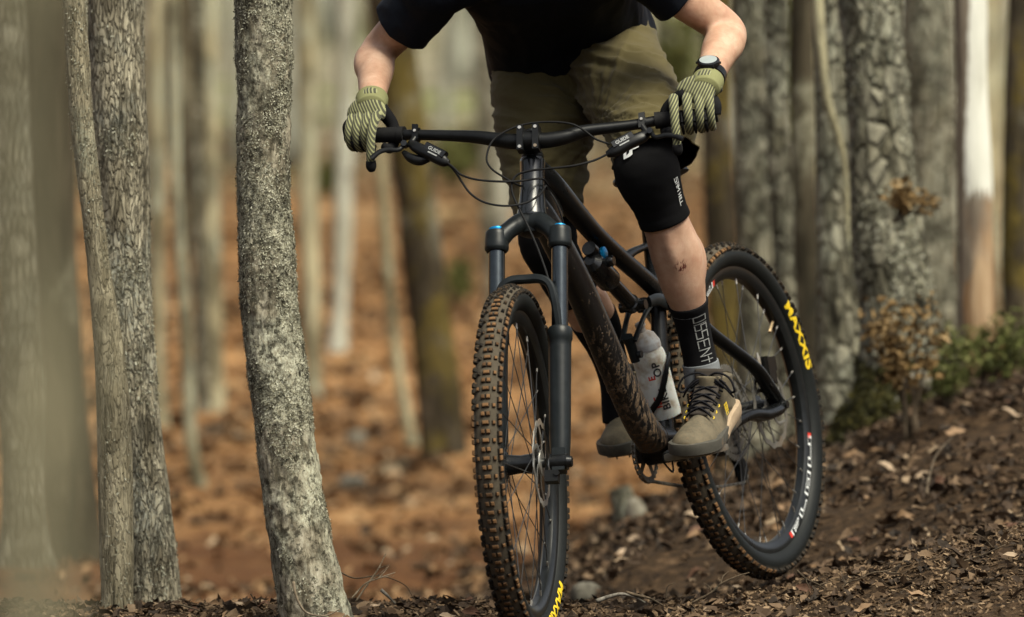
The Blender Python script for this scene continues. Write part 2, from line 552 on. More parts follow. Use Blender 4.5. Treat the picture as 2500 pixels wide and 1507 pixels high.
# ------------------------------------------------------------------ trees
M_LICHEN_BARK = bark('lichen_bark', [(.12, .104, .072), (.285, .255, .188), (.46, .425, .335)], ((.36, .355, .265), (.54, .535, .43)), (.44, .58), .3, 42, .9, .005, 9, blotch=.6, speck=62)
M_GREY_BARK = bark('grey_flaky_bark', [(.18, .157, .108), (.38, .34, .245), (.58, .53, .395)], ((.28, .28, .22), (.42, .42, .36)), (.50, .62), .16, 34, .9, .006, 7, plates=(105, .27, .6), pdist=.06)
M_PALE_BARK = bark('pale_tan_bark', [(.19, .165, .108), (.33, .29, .195), (.45, .405, .285)], ((.24, .24, .17), (.34, .34, .26)), (.52, .64), .14, 40, .7, .004, 6, blotch=.3, plates=(140, .2, .35), pdist=.05)
M_BEIGE = bark('beige_bark', [(.23, .205, .125), (.40, .365, .235), (.56, .52, .365)], ((.30, .31, .22), (.42, .42, .33)), (.5, .6), .12, 12, .6, .02, 3)
M_SILVER = bark('silver_bark', [(.26, .26, .20), (.42, .425, .35), (.56, .565, .49)], ((.36, .38, .31), (.5, .5, .45)), (.5, .6), .12, 10, .5, .02, 3)
M_DARKMOSS = bark('dark_mossy_bark', [(.032, .025, .015), (.07, .056, .036), (.17, .14, .097)], ((.22, .21, .15), (.34, .33, .26)), (.55, .63), .2, 16, .9, .03, 4, moss=((.07, .055, .012), (.17, .125, .03)), mossm=(.49, .57))
M_ROUGH = bark('rough_grey_bark', plates=(34, .45, .6), cols=[(.085, .078, .052), (.21, .195, .138), (.37, .35, .265)], lichen=((.22, .222, .165), (.39, .385, .31)), lmask=(.44, .58), stretch=.28, scale=20, strength=.9, dist=.02, patch=6)
M_BROWN = bark('brown_bark', [(.035, .029, .018), (.075, .062, .04), (.14, .118, .078)], ((.17, .16, .11), (.24, .23, .17)), (.55, .65), .15, 10, .7, .02, 3)
def dead_wood():
    t = NT('debarked_wood')
    c = t.coords('Object', (1, 1, .12))
    n1 = t.noise(c, 26, 5, .6, .4)
    iso = t.coords('Object', (1, 1, .35))
    n2 = t.noise(iso, 5, 4, .55)
    sx = t.n('SeparateXYZ', {'Vector': t.coords('Object')})
    white = t.ramp(n1, [(.32, (.36, .35, .29)), (.45, (.60, .60, .53)), (.7, (.78, .78, .71))])
    brown = t.ramp(n1, [(.3, (.10, .05, .022)), (.5, (.24, .14, .07)), (.72, (.40, .29, .18))])
    barkc = t.ramp(n1, [(.3, (.08, .06, .045)), (.55, (.20, .165, .125)), (.75, (.30, .26, .20))])
    hz = t.math('ADD', sx.outputs['Z'], t.math('MULTIPLY', n2, .5))
    sidef = t.math('ADD', sx.outputs['X'], t.math('MULTIPLY', t.math('SUBTRACT', t.noise(iso, 11, 5, .65), .27), .11))
    low = t.mix(t.mask(n2, .5, .6), brown, barkc)
    col = t.mix(t.mask(t.math('ADD', hz, t.math('MULTIPLY', t.math('SUBTRACT', n1, .5), .5)), 1.29, 1.32), low, white)
    col = t.mix(t.mask(sidef, 1.234, 1.230), col, barkc)
    return t.bs(color=col, rough=.9, spec=.2, normal=t.bump(n1, .7, .01))
M_DEAD = dead_wood()

def limb(mb, base, direction, length, r, depth=0):
    n = 6
    pts = [np.asarray(base, float)]
    d = nrm(direction)
    for i in range(n):
        d = nrm(d + RNG.normal(0, .13, 3) + V(0, 0, .05))
        pts.append(pts[-1] + d * length / n)
    mb.sweep(pts, list(np.linspace(r, r * .25, n + 1)), seg=6)
    if depth < 2:
        for i in (2, 3, 4, 5):
            a = RNG.uniform(0, 2 * np.pi)
            s = nrm(np.cross(d, V(math.cos(a), math.sin(a), .3)))
            limb(mb, pts[i], d * .6 + s * .8, length * RNG.uniform(.4, .6), r * .42, depth + 1)

def tree(name, label, pts, D, mat, group=None, seg=28, step=.05, rough=(.0, 10), top=7.0, flare=1.25, crown=True, lichen=None, bump=None, base_extra=True):
    """pts: (px, py, width px) down the picture at depth D; continued down to the soil and up to a bare crown"""
    P = [at(px, py, D) for px, py, w in pts]
    R = [w * .5 * D / F_PX for px, py, w in pts]
    P, R = P[::-1], R[::-1]                       # bottom to top
    zg = min(gz(p[0] + dx, p[1] + dy) for p in (P[0],) for dx in (-.1, .1) for dy in (-.1, .1))
    if P[0][2] > zg - .04:
        d = nrm(P[0] - P[1])
        if base_extra and P[0][2] - zg > .25:
            d = nrm(d * .6 + V(0, 0, -1))
            k = (P[0][2] - zg) * .5 / max(-d[2], .3)
            P.insert(0, P[0] + d * k)
            R.insert(0, R[0] * (1 + (flare - 1) * .3))
        k = (P[0][2] - zg + .06) / max(-d[2], .3)
        P.insert(0, P[0] + d * k)
        R.insert(0, R[0] * flare)
    vis_top = P[-1][2]
    d = nrm(P[-1] - P[-2])
    d = nrm(d * V(.5, .5, 1))
    z0 = P[-1][2]
    for k, z in enumerate(np.linspace(z0, z0 + top, 5)[1:]):
        P.append(P[-1] + d * (z - P[-1][2]) / d[2] + V(RNG.normal(0, .04), RNG.normal(0, .04), 0))
        R.append(R[-1] * .86)
    P, R = np.array(P), np.array(R)
    L = np.concatenate([[0], np.cumsum(np.linalg.norm(np.diff(P, axis=0), axis=1))])
    q = np.hstack([P, R[:, None]])
    n_all = 1500
    fine = hermite(q, n_all)
    Lf = np.concatenate([[0], np.cumsum(np.linalg.norm(np.diff(fine[:, :3], axis=0), axis=1))])
    kvis = np.searchsorted(fine[:, 2], vis_top + .15)
    kvis = min(max(kvis, 2), n_all - 1)
    s = np.concatenate([np.arange(0, Lf[kvis], step), np.linspace(Lf[kvis], Lf[-1], 14)])
    q = np.stack([np.interp(s, Lf, fine[:, i]) for i in range(4)], 1)
    rings = sweep_rings(q[:, :3], np.stack([q[:, 3], q[:, 3]], 1), seg)
    c = q[:, None, :3]
    nd = rings - c
    nd /= np.linalg.norm(nd, axis=2)[..., None]
    flat = rings.reshape(-1, 3)
    amp, fr = rough
    rel = fbm(flat * V(1, 1, .55) * 4.0, 3).reshape(rings.shape[:2]) * q[:, None, 3] * .16
    if amp:
        rel = rel + amp * fbm(flat * V(fr, fr, fr * .3), 4).reshape(rings.shape[:2])
    if bump is not None:
        rel = rel + bump(flat).reshape(rings.shape[:2])
    rings = rings + nd * rel[..., None]
    e = root(name, q[0, :3], label, 'tree', group)
    mb = MB()
    mb.rings(rings)
    build('trunk', mb, mat, e, smooth_all=True, recalc=False)
    if crown:
        cb = MB()
        k = len(q) - 1
        for i in range(5):
            j = k - 1 - int(i * 1.6)
            a = RNG.uniform(0, 2 * np.pi)
            limb(cb, q[j, :3], V(math.cos(a), math.sin(a), .9), RNG.uniform(1.4, 2.4), q[j, 3] * .6)
        build('crown', cb, mat, e, smooth_all=True, recalc=False)
    return e, rings, nd, q

def lichen_flakes(parent, rings, nd, n, zlo, zhi, mat, s0=.004, s1=.011, thr=-.15, fade=0.0):
    """curled foliose lichen lobes sitting on the bark"""
    R = rings.reshape(-1, 3)
    N = nd.reshape(-1, 3)
    ok = (R[:, 2] > zlo) & (R[:, 2] < zhi) & (N[:, 1] < .45)
    R, N = R[ok], N[ok]
    k = RNG.integers(0, len(R), n * 2)
    p, nn = R[k], N[k]
    keep = fbm(p * V(1, 1, .8) * 13, 3) + .35 * fbm(p * V(1, 1, .7) * 4 + 5, 2) > thr + RNG.normal(0, .10, len(p)) + fade * smooth(.62, .25, p[:, 2])
    p, nn = p[keep][:n], nn[keep][:n]
    m = len(p)
    p = p + RNG.normal(0, .0012, (m, 3))
    t1 = np.cross(nn, V(0, 0, 1))
    t1 /= np.linalg.norm(t1, axis=1)[:, None]
    t2 = np.cross(nn, t1)
    a = RNG.uniform(0, 2 * np.pi, m)[:, None]
    e1 = t1 * np.cos(a) + t2 * np.sin(a)
    e2 = -t1 * np.sin(a) + t2 * np.cos(a)
    s = np.exp(RNG.uniform(np.log(s0), np.log(s1), m))[:, None]
    lift = RNG.uniform(.05, 1.0, m)[:, None]
    w = RNG.uniform(.22, .6, m)[:, None]
    cols = [(-.5, -.35, 0.), (-.5, .35, 0.), (.05, -.55, .18), (.05, .55, .18), (.5, -.4, .55), (.5, .45, .55)]
    vs = np.stack([p + s * (x * e1 + y * w * e2 + (z * lift + .05) * nn) for x, y, z in cols], 1)
    f = np.array([(0, 2, 3), (0, 3, 1), (2, 4, 5), (2, 5, 3)])
    faces = (f[None] + (np.arange(m) * 6)[:, None, None]).reshape(-1, 3)
    me = bpy.data.meshes.new('lichen')
    me.from_pydata(vs.reshape(-1, 3).tolist(), [], faces.tolist())
    me.materials.append(mat)
    at_ = me.attributes.new('rnd', 'FLOAT', 'POINT')
    at_.data.foreach_set('value', np.repeat(RNG.uniform(0, 1, m), 6))
    o = place(bpy.data.objects.new('lichen', me), parent)
    return tag(o, 'curled grey green lichen crust', kind='stuff')
M_LICHEN = leaf_mat('lichen_lobes', [(0, (.07, .065, .042)), (.25, (.20, .19, .13)), (.65, (.39, .385, .285)), (1, (.62, .615, .49))], .95, 62)

# sharp trunks on the left
def bump3(p):
    c = fbm(p * V(60, 60, 42), 3)
    return (.0048 * np.clip(c, -.35, .6)) + .0035 * np.clip(fbm(p * V(24, 24, 14), 3), -.2, .5)
t3 = tree('lichen_tree', 'lichen-crusted trunk in sharp focus left of the cyclist, leaning at its foot',
          [(642, -60, 138), (642, 0, 140), (645, 250, 137), (645, 505, 135), (659, 747, 142), (690, 1005, 146), (724, 1260, 150), (750, 1412, 158), (770, 1500, 172), (778, 1540, 182)],
          17.85, M_LICHEN_BARK, seg=170, step=.0025, rough=(.003, 40), bump=bump3, flare=1.1)
lichen_flakes(t3[0], t3[1], t3[2], 26000, .05, 1.5, M_LICHEN, .0026, .006, -.08, .35)
lichen_flakes(t3[0], t3[1], t3[2], 16000, .25, 1.5, M_LICHEN, .002, .0045, -.25, .3)
t2 = tree('flaky_tree', 'thick grey flaky-barked trunk just behind the slim tan one on the left',
          [(281, -60, 134), (283, 0, 132), (286, 150, 131), (297, 400, 128), (303, 640, 126), (315, 860, 130), (340, 1100, 136), (362, 1350, 144), (372, 1490, 158)],
          18.7, M_GREY_BARK, seg=120, step=.004, rough=(.004, 34), bump=lambda p: .005 * np.clip(fbm(p * V(38, 38, 9), 3), -.25, .6))
lichen_flakes(t2[0], t2[1], t2[2], 5000, .0, 1.5, M_LICHEN, .003, .008, .10)
t1 = tree('tan_sapling', 'slim tan trunk curving across the thicker grey one at the left',
          [(177, -60, 54), (180, 0, 55), (190, 150, 56), (201, 303, 56), (228, 530, 52), (253, 747, 62), (266, 852, 72), (279, 1107, 84), (284, 1350, 84), (288, 1504, 86)],
          18.25, M_PALE_BARK, seg=70, step=.005, rough=(.002, 50), bump=lambda p: .002 * np.clip(fbm(p * V(60, 60, 14), 3), -.25, .6))
lichen_flakes(t1[0], t1[1], t1[2], 1800, .0, 1.5, M_LICHEN, .0025, .006, .15)

# softer trunks behind on the left, foot placed where the slope meets the pixel
def back(name, label, pts, mat, D=None, **kw):
    if D is None:
        D = ground_hit(pts[-1][0], pts[-1][1])
    kw.setdefault('rough', (.006, 16))
    return tree(name, label, pts, D, mat, **kw)
back('beech_tree', 'pale blurred trunk at the far left edge of the picture', [(20, -60, 70), (22, 0, 70), (35, 500, 85), (50, 900, 110), (62, 1390, 150)], M_ROUGH)
back('oak_tree', 'wide dark brown blurred trunk between the left edge and the slim tan trunk', [(95, -60, 135), (100, 0, 135), (115, 400, 132), (130, 800, 130), (165, 1200, 140), (188, 1372, 150)], M_BROWN)
back('maple_tree', 'brown grey blurred trunk close to the right of the thick grey trunk', [(378, -60, 46), (378, 0, 46), (382, 500, 44), (388, 1040, 50)], M_BEIGE)
back('maple_tree', 'dull grey blurred trunk touching the left side of a paler one, upper left', [(432, -60, 42), (434, 0, 42), (446, 400, 42), (462, 960, 44)], M_BROWN)
back('birch_tree', 'pale upright blurred trunk midway between the two sharp left trunks', [(506, -60, 44), (508, 0, 44), (512, 400, 46), (520, 760, 46), (530, 1010, 52)], M_BEIGE)
back('maple_tree', 'blue grey blurred trunk against the left side of the pale upright one', [(482, 120, 34), (484, 400, 34), (494, 760, 38), (500, 1002, 42)], M_ROUGH)
back('birch_tree', 'thin bent pale sapling whose foot kicks to the right, left of the lichen trunk', [(425, 200, 28), (430, 420, 28), (442, 640, 30), (454, 800, 32), (460, 960, 32), (468, 1090, 34), (488, 1195, 42)], M_BEIGE)
back('maple_tree', 'blurred beige trunk showing just right of the lichen trunk', [(745, -60, 48), (746, 0, 48), (752, 400, 48), (760, 750, 48), (766, 975, 54)], M_BEIGE)
back('birch_tree', 'whitish straight blurred trunk left of the near glove', [(852, -60, 44), (850, 0, 44), (842, 300, 44), (836, 600, 46), (824, 858, 50)], M_SILVER)
back('mossy_oak', 'dark leaning trunk with ochre moss behind the gloved hand at left', [(935, -60, 96), (945, 0, 98), (975, 200, 100), (1010, 450, 98), (1040, 700, 98), (1065, 900, 105), (1085, 1115, 128)], M_DARKMOSS, seg=60, step=.02, rough=(.012, 12))
back('birch_tree', 'slim grey blurred stem in front of the orange slope, left of the mossy trunk', [(925, 330, 26), (940, 550, 28), (960, 800, 28), (985, 980, 30), (1008, 1090, 36)], M_BEIGE)
back('maple_tree', 'grey blurred trunk between the mossy trunk and the olive shorts', [(1170, -60, 44), (1172, 0, 44), (1185, 300, 46), (1196, 560, 46), (1205, 790, 52)], M_ROUGH)
# right side
back('alder_tree', 'dark blurred trunk right behind the watch arm', [(1742, -60, 70), (1745, 0, 70), (1752, 400, 74), (1770, 760, 80), (1778, 960, 90)], M_DARKMOSS, D=27.5)
back('alder_tree', 'broad grey trunk rising above the rear tyre', [(1826, -60, 92), (1828, 0, 92), (1836, 300, 96), (1846, 620, 98), (1850, 1000, 110)], M_ROUGH, D=25.0, seg=50, step=.02)
back('alder_tree', 'narrow dark greenish trunk second to the right of the elbow', [(1892, -60, 52), (1893, 0, 52), (1903, 400, 54), (1920, 800, 58), (1928, 1040, 64)], M_ROUGH, D=23.5, seg=40, step=.02)
back('alder_tree', 'brown trunk with a beige right flank, next left of the grey flared one', [(1955, -60, 54), (1956, 0, 54), (1962, 400, 56), (1972, 760, 60), (1982, 1020, 66)], M_BROWN, D=24.0, seg=40, step=.02)
back('alder_tree', 'smooth grey trunk flaring to a pale foot beside the rear wheel', [(2020, -60, 76), (2022, 0, 76), (2032, 300, 80), (2044, 600, 98), (2058, 850, 130), (2064, 1010, 146)], M_ROUGH, D=22.6, seg=60, step=.015, flare=1.05)
back('hazel_stem', 'thin tan stem bowing in front of the smooth grey trunk', [(1992, -60, 22), (1996, 0, 22), (2010, 160, 20), (2026, 270, 20), (2050, 340, 18), (2075, 600, 18), (2110, 800, 18), (2130, 1000, 20)], M_BEIGE, D=22.1, crown=False, top=1.0)
big = back('big_alder', 'thickest grey trunk of the right side with rough lichen bark and mossy foot', [(2122, -60, 142), (2124, 0, 142), (2138, 200, 146), (2152, 400, 160), (2172, 600, 178), (2192, 800, 176), (2185, 940, 190), (2160, 1050, 236)], M_ROUGH, D=21.6, seg=110, step=.008, rough=(.009, 18), bump=lambda p: .006 * np.clip(fbm(p * V(26, 26, 12), 3), -.25, .6), flare=1.2)
lichen_flakes(big[0], big[1], big[2], 4500, .3, 1.5, M_LICHEN, .006, .015, .08)
back('alder_tree', 'soft grey brown trunk between the thickest trunk and the whitish dead one', [(2262, -60, 124), (2264, 0, 124), (2268, 300, 126), (2276, 620, 126), (2284, 900, 130)], M_ROUGH, D=27.0, seg=40, step=.03)
back('dead_tree', 'bare whitish dead trunk with peeled brown lower half near the right edge', [(2366, -60, 80), (2368, 0, 80), (2374, 250, 80), (2380, 500, 84), (2384, 747, 90), (2388, 960, 96)], M_DEAD, D=22.8, seg=60, step=.01, rough=(.004, 20), flare=1.1)
back('alder_tree', 'dark trunk cut by the right edge of the picture', [(2505, -60, 76), (2500, 0, 74), (2488, 300, 70), (2484, 600, 72), (2490, 930, 84)], M_DARKMOSS, D=24.0, seg=40, step=.02)

M_MOSSLEAF = leaf_mat('moss_tufts', [(0, (.012, .014, .003)), (.5, (.035, .037, .008)), (1, (.085, .075, .016))], .95)
o_ = lichen_flakes(big[0], big[1], big[2], 5000, .15, .56, M_MOSSLEAF, .012, .03, -.05)
o_.name = 'moss'
o_['label'] = 'dark moss at the trunk foot'
# the distant stand
def far_stand(n=118):
    ms = [M_BEIGE, M_BEIGE, M_ROUGH, M_SILVER, M_BROWN, M_SILVER]
    spots, made = [], []
    for i in range(n):
        D = RNG.uniform(36, 62) if (i % 3 == 0 and (i < 38 or i > 56)) else RNG.uniform(50, 105)
        px = -120 + (i + RNG.uniform(.1, .9)) * 2740 / n
        x = (px - CX) / F_PX * D
        w = RNG.uniform(.06, .15) * F_PX / D
        z = gz(x, D)
        pyb = CY - (z - CAM_H) / D * F_PX
        lean = RNG.normal(0, 18)
        mid = RNG.normal(0, 8)
        kind = ['pale beige', 'sandy beige', 'rough grey', 'silvery', 'dark brown', 'whitish'][i % 6]
        spots.append((kind, px))
        made.append(tree('forest_tree', 'x',
             [(px + lean, -80, w), (px + lean * .5 + mid, pyb * .45, w * 1.05), (px, pyb, w * 1.2)], D, ms[i % len(ms)],
             'trees of the distant stand', seg=12, step=.4, rough=(.01, 6), top=8.0)[0])
    zones = [(230, 'left of the thick grey trunk'), (575, 'between thick grey and lichen trunks'), (840, 'just right of the lichen trunk'), (1180, 'around the mossy trunk'),
             (1620, 'behind the cyclist'), (2050, 'behind the watch arm'), (9999, 'towards the right edge')]
    seen = {}
    for o, (kind, px) in zip(made, spots):
        z = next(t for lim, t in zones if px < lim)
        seen.setdefault((kind, z), []).append((px, o))
    for (kind, z), lst in seen.items():
        lst.sort(key=lambda q: q[0])
        names = {1: ['only'], 2: ['left one of two', 'right one of two'], 3: ['leftmost', 'middle', 'rightmost']}.get(len(lst), ['leftmost', 'second', 'third', 'fourth', 'fifth', 'sixth'])
        for (px, o), w in zip(lst, names):
            o['label'] = ('far blurred ' + kind + ' trunk ' + z) if w == 'only' else (w + ', far blurred ' + kind + ' trunk ' + z)
far_stand()

# ------------------------------------------------------------------ bike: planes and key points
RH = at(1821, 1003, 18.59)                       # rear hub
NB = nrm(V(1, -.4635, .157))                     # bike's left side (image right)
AX = nrm(V(0, .339, 1))                          # steering axis, upwards
FH = at(1273, 1134, 17.5)                        # front hub
NF = nrm(V(.980, -.188, .0637))                  # left side of the steered fork, wheel and bar
NF = nrm(NF - AX * np.dot(NF, AX))
FS = np.cross(NF, AX)                            # steered forward (towards the camera)
FB = nrm(FH - RH - NB * np.dot(FH - RH, NB))     # bike forward
UB = np.cross(FB, NB)
if UB[2] < 0:
    UB = -UB
def P(px, py, off=0.0):
    """point on the bike's mid plane (shifted `off` metres to its left) behind a pixel"""
    return plane_hit(px, py, RH + NB * off, NB)
HEAD_T, HEAD_B = P(1300, 393), P(1298, 533)
AXO = HEAD_B                                     # a point on the steering axis
def S(px, py, off=0.0):
    return plane_hit(px, py, AXO + NF * off, NF)
def SF(px, py, fwd=0.0):
    """point on the plane facing steered-forward, `fwd` metres ahead of the steering axis"""
    return plane_hit(px, py, AXO + FS * fwd, FS)

# materials
def metal_paint(name, base, rough=.42, coat=.25, dirt=0.0, metal=0.0, spec=.5):
    t = NT(name)
    c = t.coords('Object')
    n = t.noise(c, 60, 5, .65)
    n2 = t.noise(c, 9, 4, .6)
    col = t.mix(t.mask(n, .3, .8), base, tuple(min(1, x * 1.5 + .004) for x in base))
    r = t.math('ADD', t.math('MULTIPLY', n2, .25), rough - .12)
    if dirt:
        d = t.math('MULTIPLY', t.mask(t.math('ADD', n2, t.math('MULTIPLY', n, .5)), .80 - .3 * dirt, .95 - .15 * dirt), .75)
        col = t.mix(d, col, (.16, .105, .06))
        r = t.mix(d, r, (.9, .9, .9))
    return t.bs(color=col, rough=r, metal=metal, coat=coat, coatr=.25, spec=spec)
M_FRAME = metal_paint('satin_black_frame', (.003, .0034, .0038), .28, .05, 0, 0, .24)
M_FRAMEG = metal_paint('gloss_dark_head_tube', (.006, .0075, .009), .2, .4, 0, 0, .4)
M_FORK = metal_paint('matte_grey_fork', (.006, .008, .009), .36, .0, 0, 0, .24)
M_STAN = metal_paint('black_anodised_stanchion', (.032, .04, .046), .2, .2, 0, .8)
M_BLACK = metal_paint('black_component', (.003, .0034, .0038), .36, .0, 0, 0, .24)
M_BLACKG = metal_paint('black_gloss_component', (.004, .0045, .005), .24, .15, 0, 0, .4)
M_BLUE = metal_paint('blue_anodised', (.0, .20, .46), .35, .1, 0, .6)
M_STEEL = metal_paint('dull_steel', (.42, .41, .38), .38, 0, .25, .9)
M_CASS = metal_paint('grimy_cassette_steel', (.20, .19, .165), .42, 0, .2, .75)
M_SPOKE = metal_paint('black_spoke', (.05, .05, .05), .35, .2, 0, .6)
M_BRASS = metal_paint('brass_valve', (.55, .40, .22), .35, 0, 0, .9)
M_RUBBERG = metal_paint('grip_rubber', (.005, .005, .0055), .75, 0, 0, 0, .2)
M_RIM = metal_paint('black_rim', (.005, .006, .0065), .3, .1, 0, 0, .35)
def mud_paint():
    t = NT('mud_splashed_black')
    c = t.coords('Object')
    ax = t.n('Mapping', {'Vector': t.n('TexCoord').outputs['Object'], 'Rotation': (0.0, 0.42, 0.0), 'Scale': (1, 1, .30)}).outputs[0]
    n = t.noise(ax, 110, 5, .66, .2)
    n2 = t.noise(c, 17, 4, .6)
    f = t.noise(c, 150, 3, .6)
    sp = t.mask(t.vor(c, 95), .24, .17)
    sx = t.n('SeparateXYZ', {'Vector': t.n('TexCoord').outputs['Object']})
    low = t.mask(sx.outputs['Z'], .80, .52)
    m = t.mask(t.math('ADD', t.math('MULTIPLY', n, t.math('ADD', .75, t.math('MULTIPLY', low, .42))), t.math('MULTIPLY', n2, .25)), .70, .75)
    m = t.math('MAXIMUM', m, t.math('MULTIPLY', t.math('MULTIPLY', sp, t.mask(n2, .45, .55)), .9))
    mud = t.ramp(f, [(.3, (.04, .024, .012)), (.6, (.11, .07, .038)), (.8, (.22, .15, .09))])
    col = t.mix(m, (.005, .005, .0055), mud)
    r = t.mix(m, (.33, .33, .33), (.95, .95, .95))
    return t.bs(color=col, rough=r, coat=t.math('SUBTRACT', .3, t.math('MULTIPLY', m, .3)), coatr=.2, normal=t.bump(m, .5, .002))
M_MUD = mud_paint()
def rubber_mat():
    t = NT('dusty_tyre_rubber')
    c = t.coords('Object')
    n = t.noise(c, 9, 5, .6, .2)
    f = t.noise(c, 130, 3, .6)
    sx = t.n('SeparateXYZ', {'Vector': t.coords('Object')})
    r2 = t.math('SQRT', t.math('ADD', t.math('POWER', sx.outputs['X'], 2.0), t.math('POWER', sx.outputs['Y'], 2.0)))
    edge = t.mask(t.math('ADD', r2, t.math('MULTIPLY', t.math('SUBTRACT', n, .5), .035)), .3465, .3585)
    col = t.mix(edge, t.mix(f, (.005, .006, .006), (.010, .0115, .011)), t.mix(f, (.040, .034, .025), (.095, .078, .056)))
    return t.bs(color=col, rough=t.mix(edge, (.55, .55, .55), (.95, .95, .95)), spec=.2, normal=t.bump(f, .15, .001))
M_TYRE = rubber_mat()
def knob_mat():
    t = NT('dirt_capped_knob')
    oi = t.n('ObjectInfo')
    geo = t.coords('Object', (1, 1, 1))
    sx = t.n('SeparateXYZ', {'Vector': t.n('TexCoord').outputs['Generated']})
    f = t.noise(t.n('TexCoord').outputs['Generated'], 3.5, 4, .65)
    top = t.mask(t.math('ADD', sx.outputs['Z'], t.math('MULTIPLY', f, .5)), .75, 1.15)
    dirt = t.mix(oi.outputs['Random'], (.07, .038, .018), (.20, .108, .048))
    col = t.mix(t.math('MULTIPLY', top, .9), (.014, .012, .010), dirt)
    return t.bs(color=col, rough=.92, spec=.2)
M_KNOB = knob_mat()
def flat(name, col, rough=.6, spec=.4, **kw):
    t = NT(name)
    f = t.noise(t.coords('Object'), 300, 2, .6)
    return t.bs(color=t.mix(t.math('MULTIPLY', f, .35), col, tuple(x * .6 for x in col)), rough=rough, spec=spec, **kw)
M_YELLOW = flat('yellow_print', (.75, .52, .015), .6)
M_WHITE = flat('white_print', (.72, .74, .74), .5)
M_GREYINK = flat('grey_print', (.30, .31, .31), .5)
M_RED = flat('red_print', (.55, .035, .02), .5)
M_BLACKINK = flat('black_print', (.02, .02, .022), .5)

BIKE = root('mountain_bike', at(1290, 1575, 17.5) * V(1, 1, 0), 'muddy black full-suspension mountain bike steered slightly towards the camera, rear wheel at right', 'bicycle')

# ------------------------------------------------------------------ flat lettering wrapped on surfaces
def text_mesh(body, size=1.0, bold=0.0, spacing=1.0, shear=0.0):
    cu = bpy.data.curves.new('lettering', 'FONT')
    cu.body = body
    cu.size = size
    cu.offset = bold
    cu.space_character = spacing
    cu.shear = shear
    cu.align_x = 'CENTER'
    cu.align_y = 'CENTER'
    cu.resolution_u = 3
    o = bpy.data.objects.new('lettering', cu)
    COL.objects.link(o)
    dg = bpy.context.evaluated_depsgraph_get()
    me = bpy.data.meshes.new_from_object(o.evaluated_get(dg))
    v = np.array([x.co[:] for x in me.vertices])
    f = [tuple(p.vertices) for p in me.polygons]
    bpy.data.objects.remove(o)
    bpy.data.meshes.remove(me)
    bpy.data.curves.remove(cu)
    return v, f
STROKES = {
    'D': [[(0, 0), (.62, 0), (.62, 1), (0, 1), (0, 0)]],
    'I': [[(.1, 0), (.1, 1)]],
    'S': [[(.6, 1), (0, 1), (0, .5), (.6, .5), (.6, 0), (0, 0)]],
    'E': [[(.6, 1), (0, 1), (0, 0), (.6, 0)], [(0, .5), (.5, .5)]],
    'N': [[(0, 0), (0, 1), (.6, 0), (.6, 1)]],
    '+': [[(.3, 0), (.3, 1)], [(-.02, .62), (.62, .62)]],
    'F': [[(0, 0), (0, 1), (.95, 1), (.95, .72), (.3, .72), (.3, .55), (.8, .55)], [(.3, 0), (.3, .3), (.7, .3)]],
    'L': [[(0, 1), (0, 0), (.9, 0), (.9, .28), (.3, .28), (.3, 1), (0, 1)]],
    'O': [[(0, 0), (1, 0), (1, 1), (0, 1), (0, 0)], [(.3, .3), (.7, .3), (.7, .7), (.3, .7), (.3, .3)]],
    'W': [[(0, 1), (0, 0), (1.2, 0), (1.2, 1), (.9, 1), (.9, .3), (.3, .3), (.3, 1), (0, 1)]],
    'A': [[(0, 0), (0, 1), (.6, 1), (.6, 0)], [(0, .45), (.6, .45)]],
    'M': [[(0, 0), (0, 1), (.35, .4), (.7, 1), (.7, 0)]],
    'H': [[(0, 0), (0, 1)], [(.6, 0), (.6, 1)], [(0, .5), (.6, .5)]],
    'l': [[(0, 1), (0, 0), (.5, 0)]],
    'Z': [[(0, .9), (0, 0), (.5, 0), (.5, .4), (.95, .4), (.95, .9)]],
}
def stroke_mesh(body, w=.09, gap=.28, sub=4):
    """line letters one unit tall, centred; returns a list of quads' vertices and faces"""
    v, f, x = [], [], 0.0
    for ch in body:
        if ch == ' ':
            x += .5
            continue
        wmax = 0
        for line in STROKES[ch]:
            for (x0, y0), (x1, y1) in zip(line[:-1], line[1:]):
                d = V(x1 - x0, y1 - y0)
                L = np.linalg.norm(d)
                d = d / L
                s = V(-d[1], d[0]) * w * .5
                for k in range(sub):
                    a = V(x + x0, y0) + d * (L * k / sub - (w * .5 if k == 0 else 0))
                    b = V(x + x0, y0) + d * (L * (k + 1) / sub + (w * .5 if k == sub - 1 else 0))
                    o = len(v)
                    v += [a - s, b - s, b + s, a + s]
                    f.append((o, o + 1, o + 2, o + 3))
                wmax = max(wmax, x0, x1)
        x += wmax + gap
    v = np.array(v) - V((x - gap) / 2, .5)
    return v, f
def subdivide_print(v, f, maxlen):
    bm = bmesh.new()
    vs = [bm.verts.new((p[0], p[1], 0)) for p in v]
    for q in f:
        try:
            bm.faces.new([vs[i] for i in q])
        except ValueError:
            pass
    for _ in range(5):
        es = [e for e in bm.edges if e.calc_length() > maxlen]
        if not es:
            break
        bmesh.ops.subdivide_edges(bm, edges=es, cuts=1)
        bmesh.ops.triangulate(bm, faces=[q for q in bm.faces if len(q.verts) > 4])
    bm.verts.index_update()
    V2 = np.array([p.co[:2] for p in bm.verts])
    F2 = [tuple(p.index for p in q.verts) for q in bm.faces]
    bm.free()
    return V2, F2
def print_on(name, v, f, fn, mat, parent, local=None, maxlen=None):
    if maxlen:
        v, f = subdivide_print(v, f, maxlen)
    b = MB()
    b.add(np.array([fn(p[0], p[1]) for p in v]), f)
    return build(name, b, mat, parent, local, smooth_all=True, recalc=False)

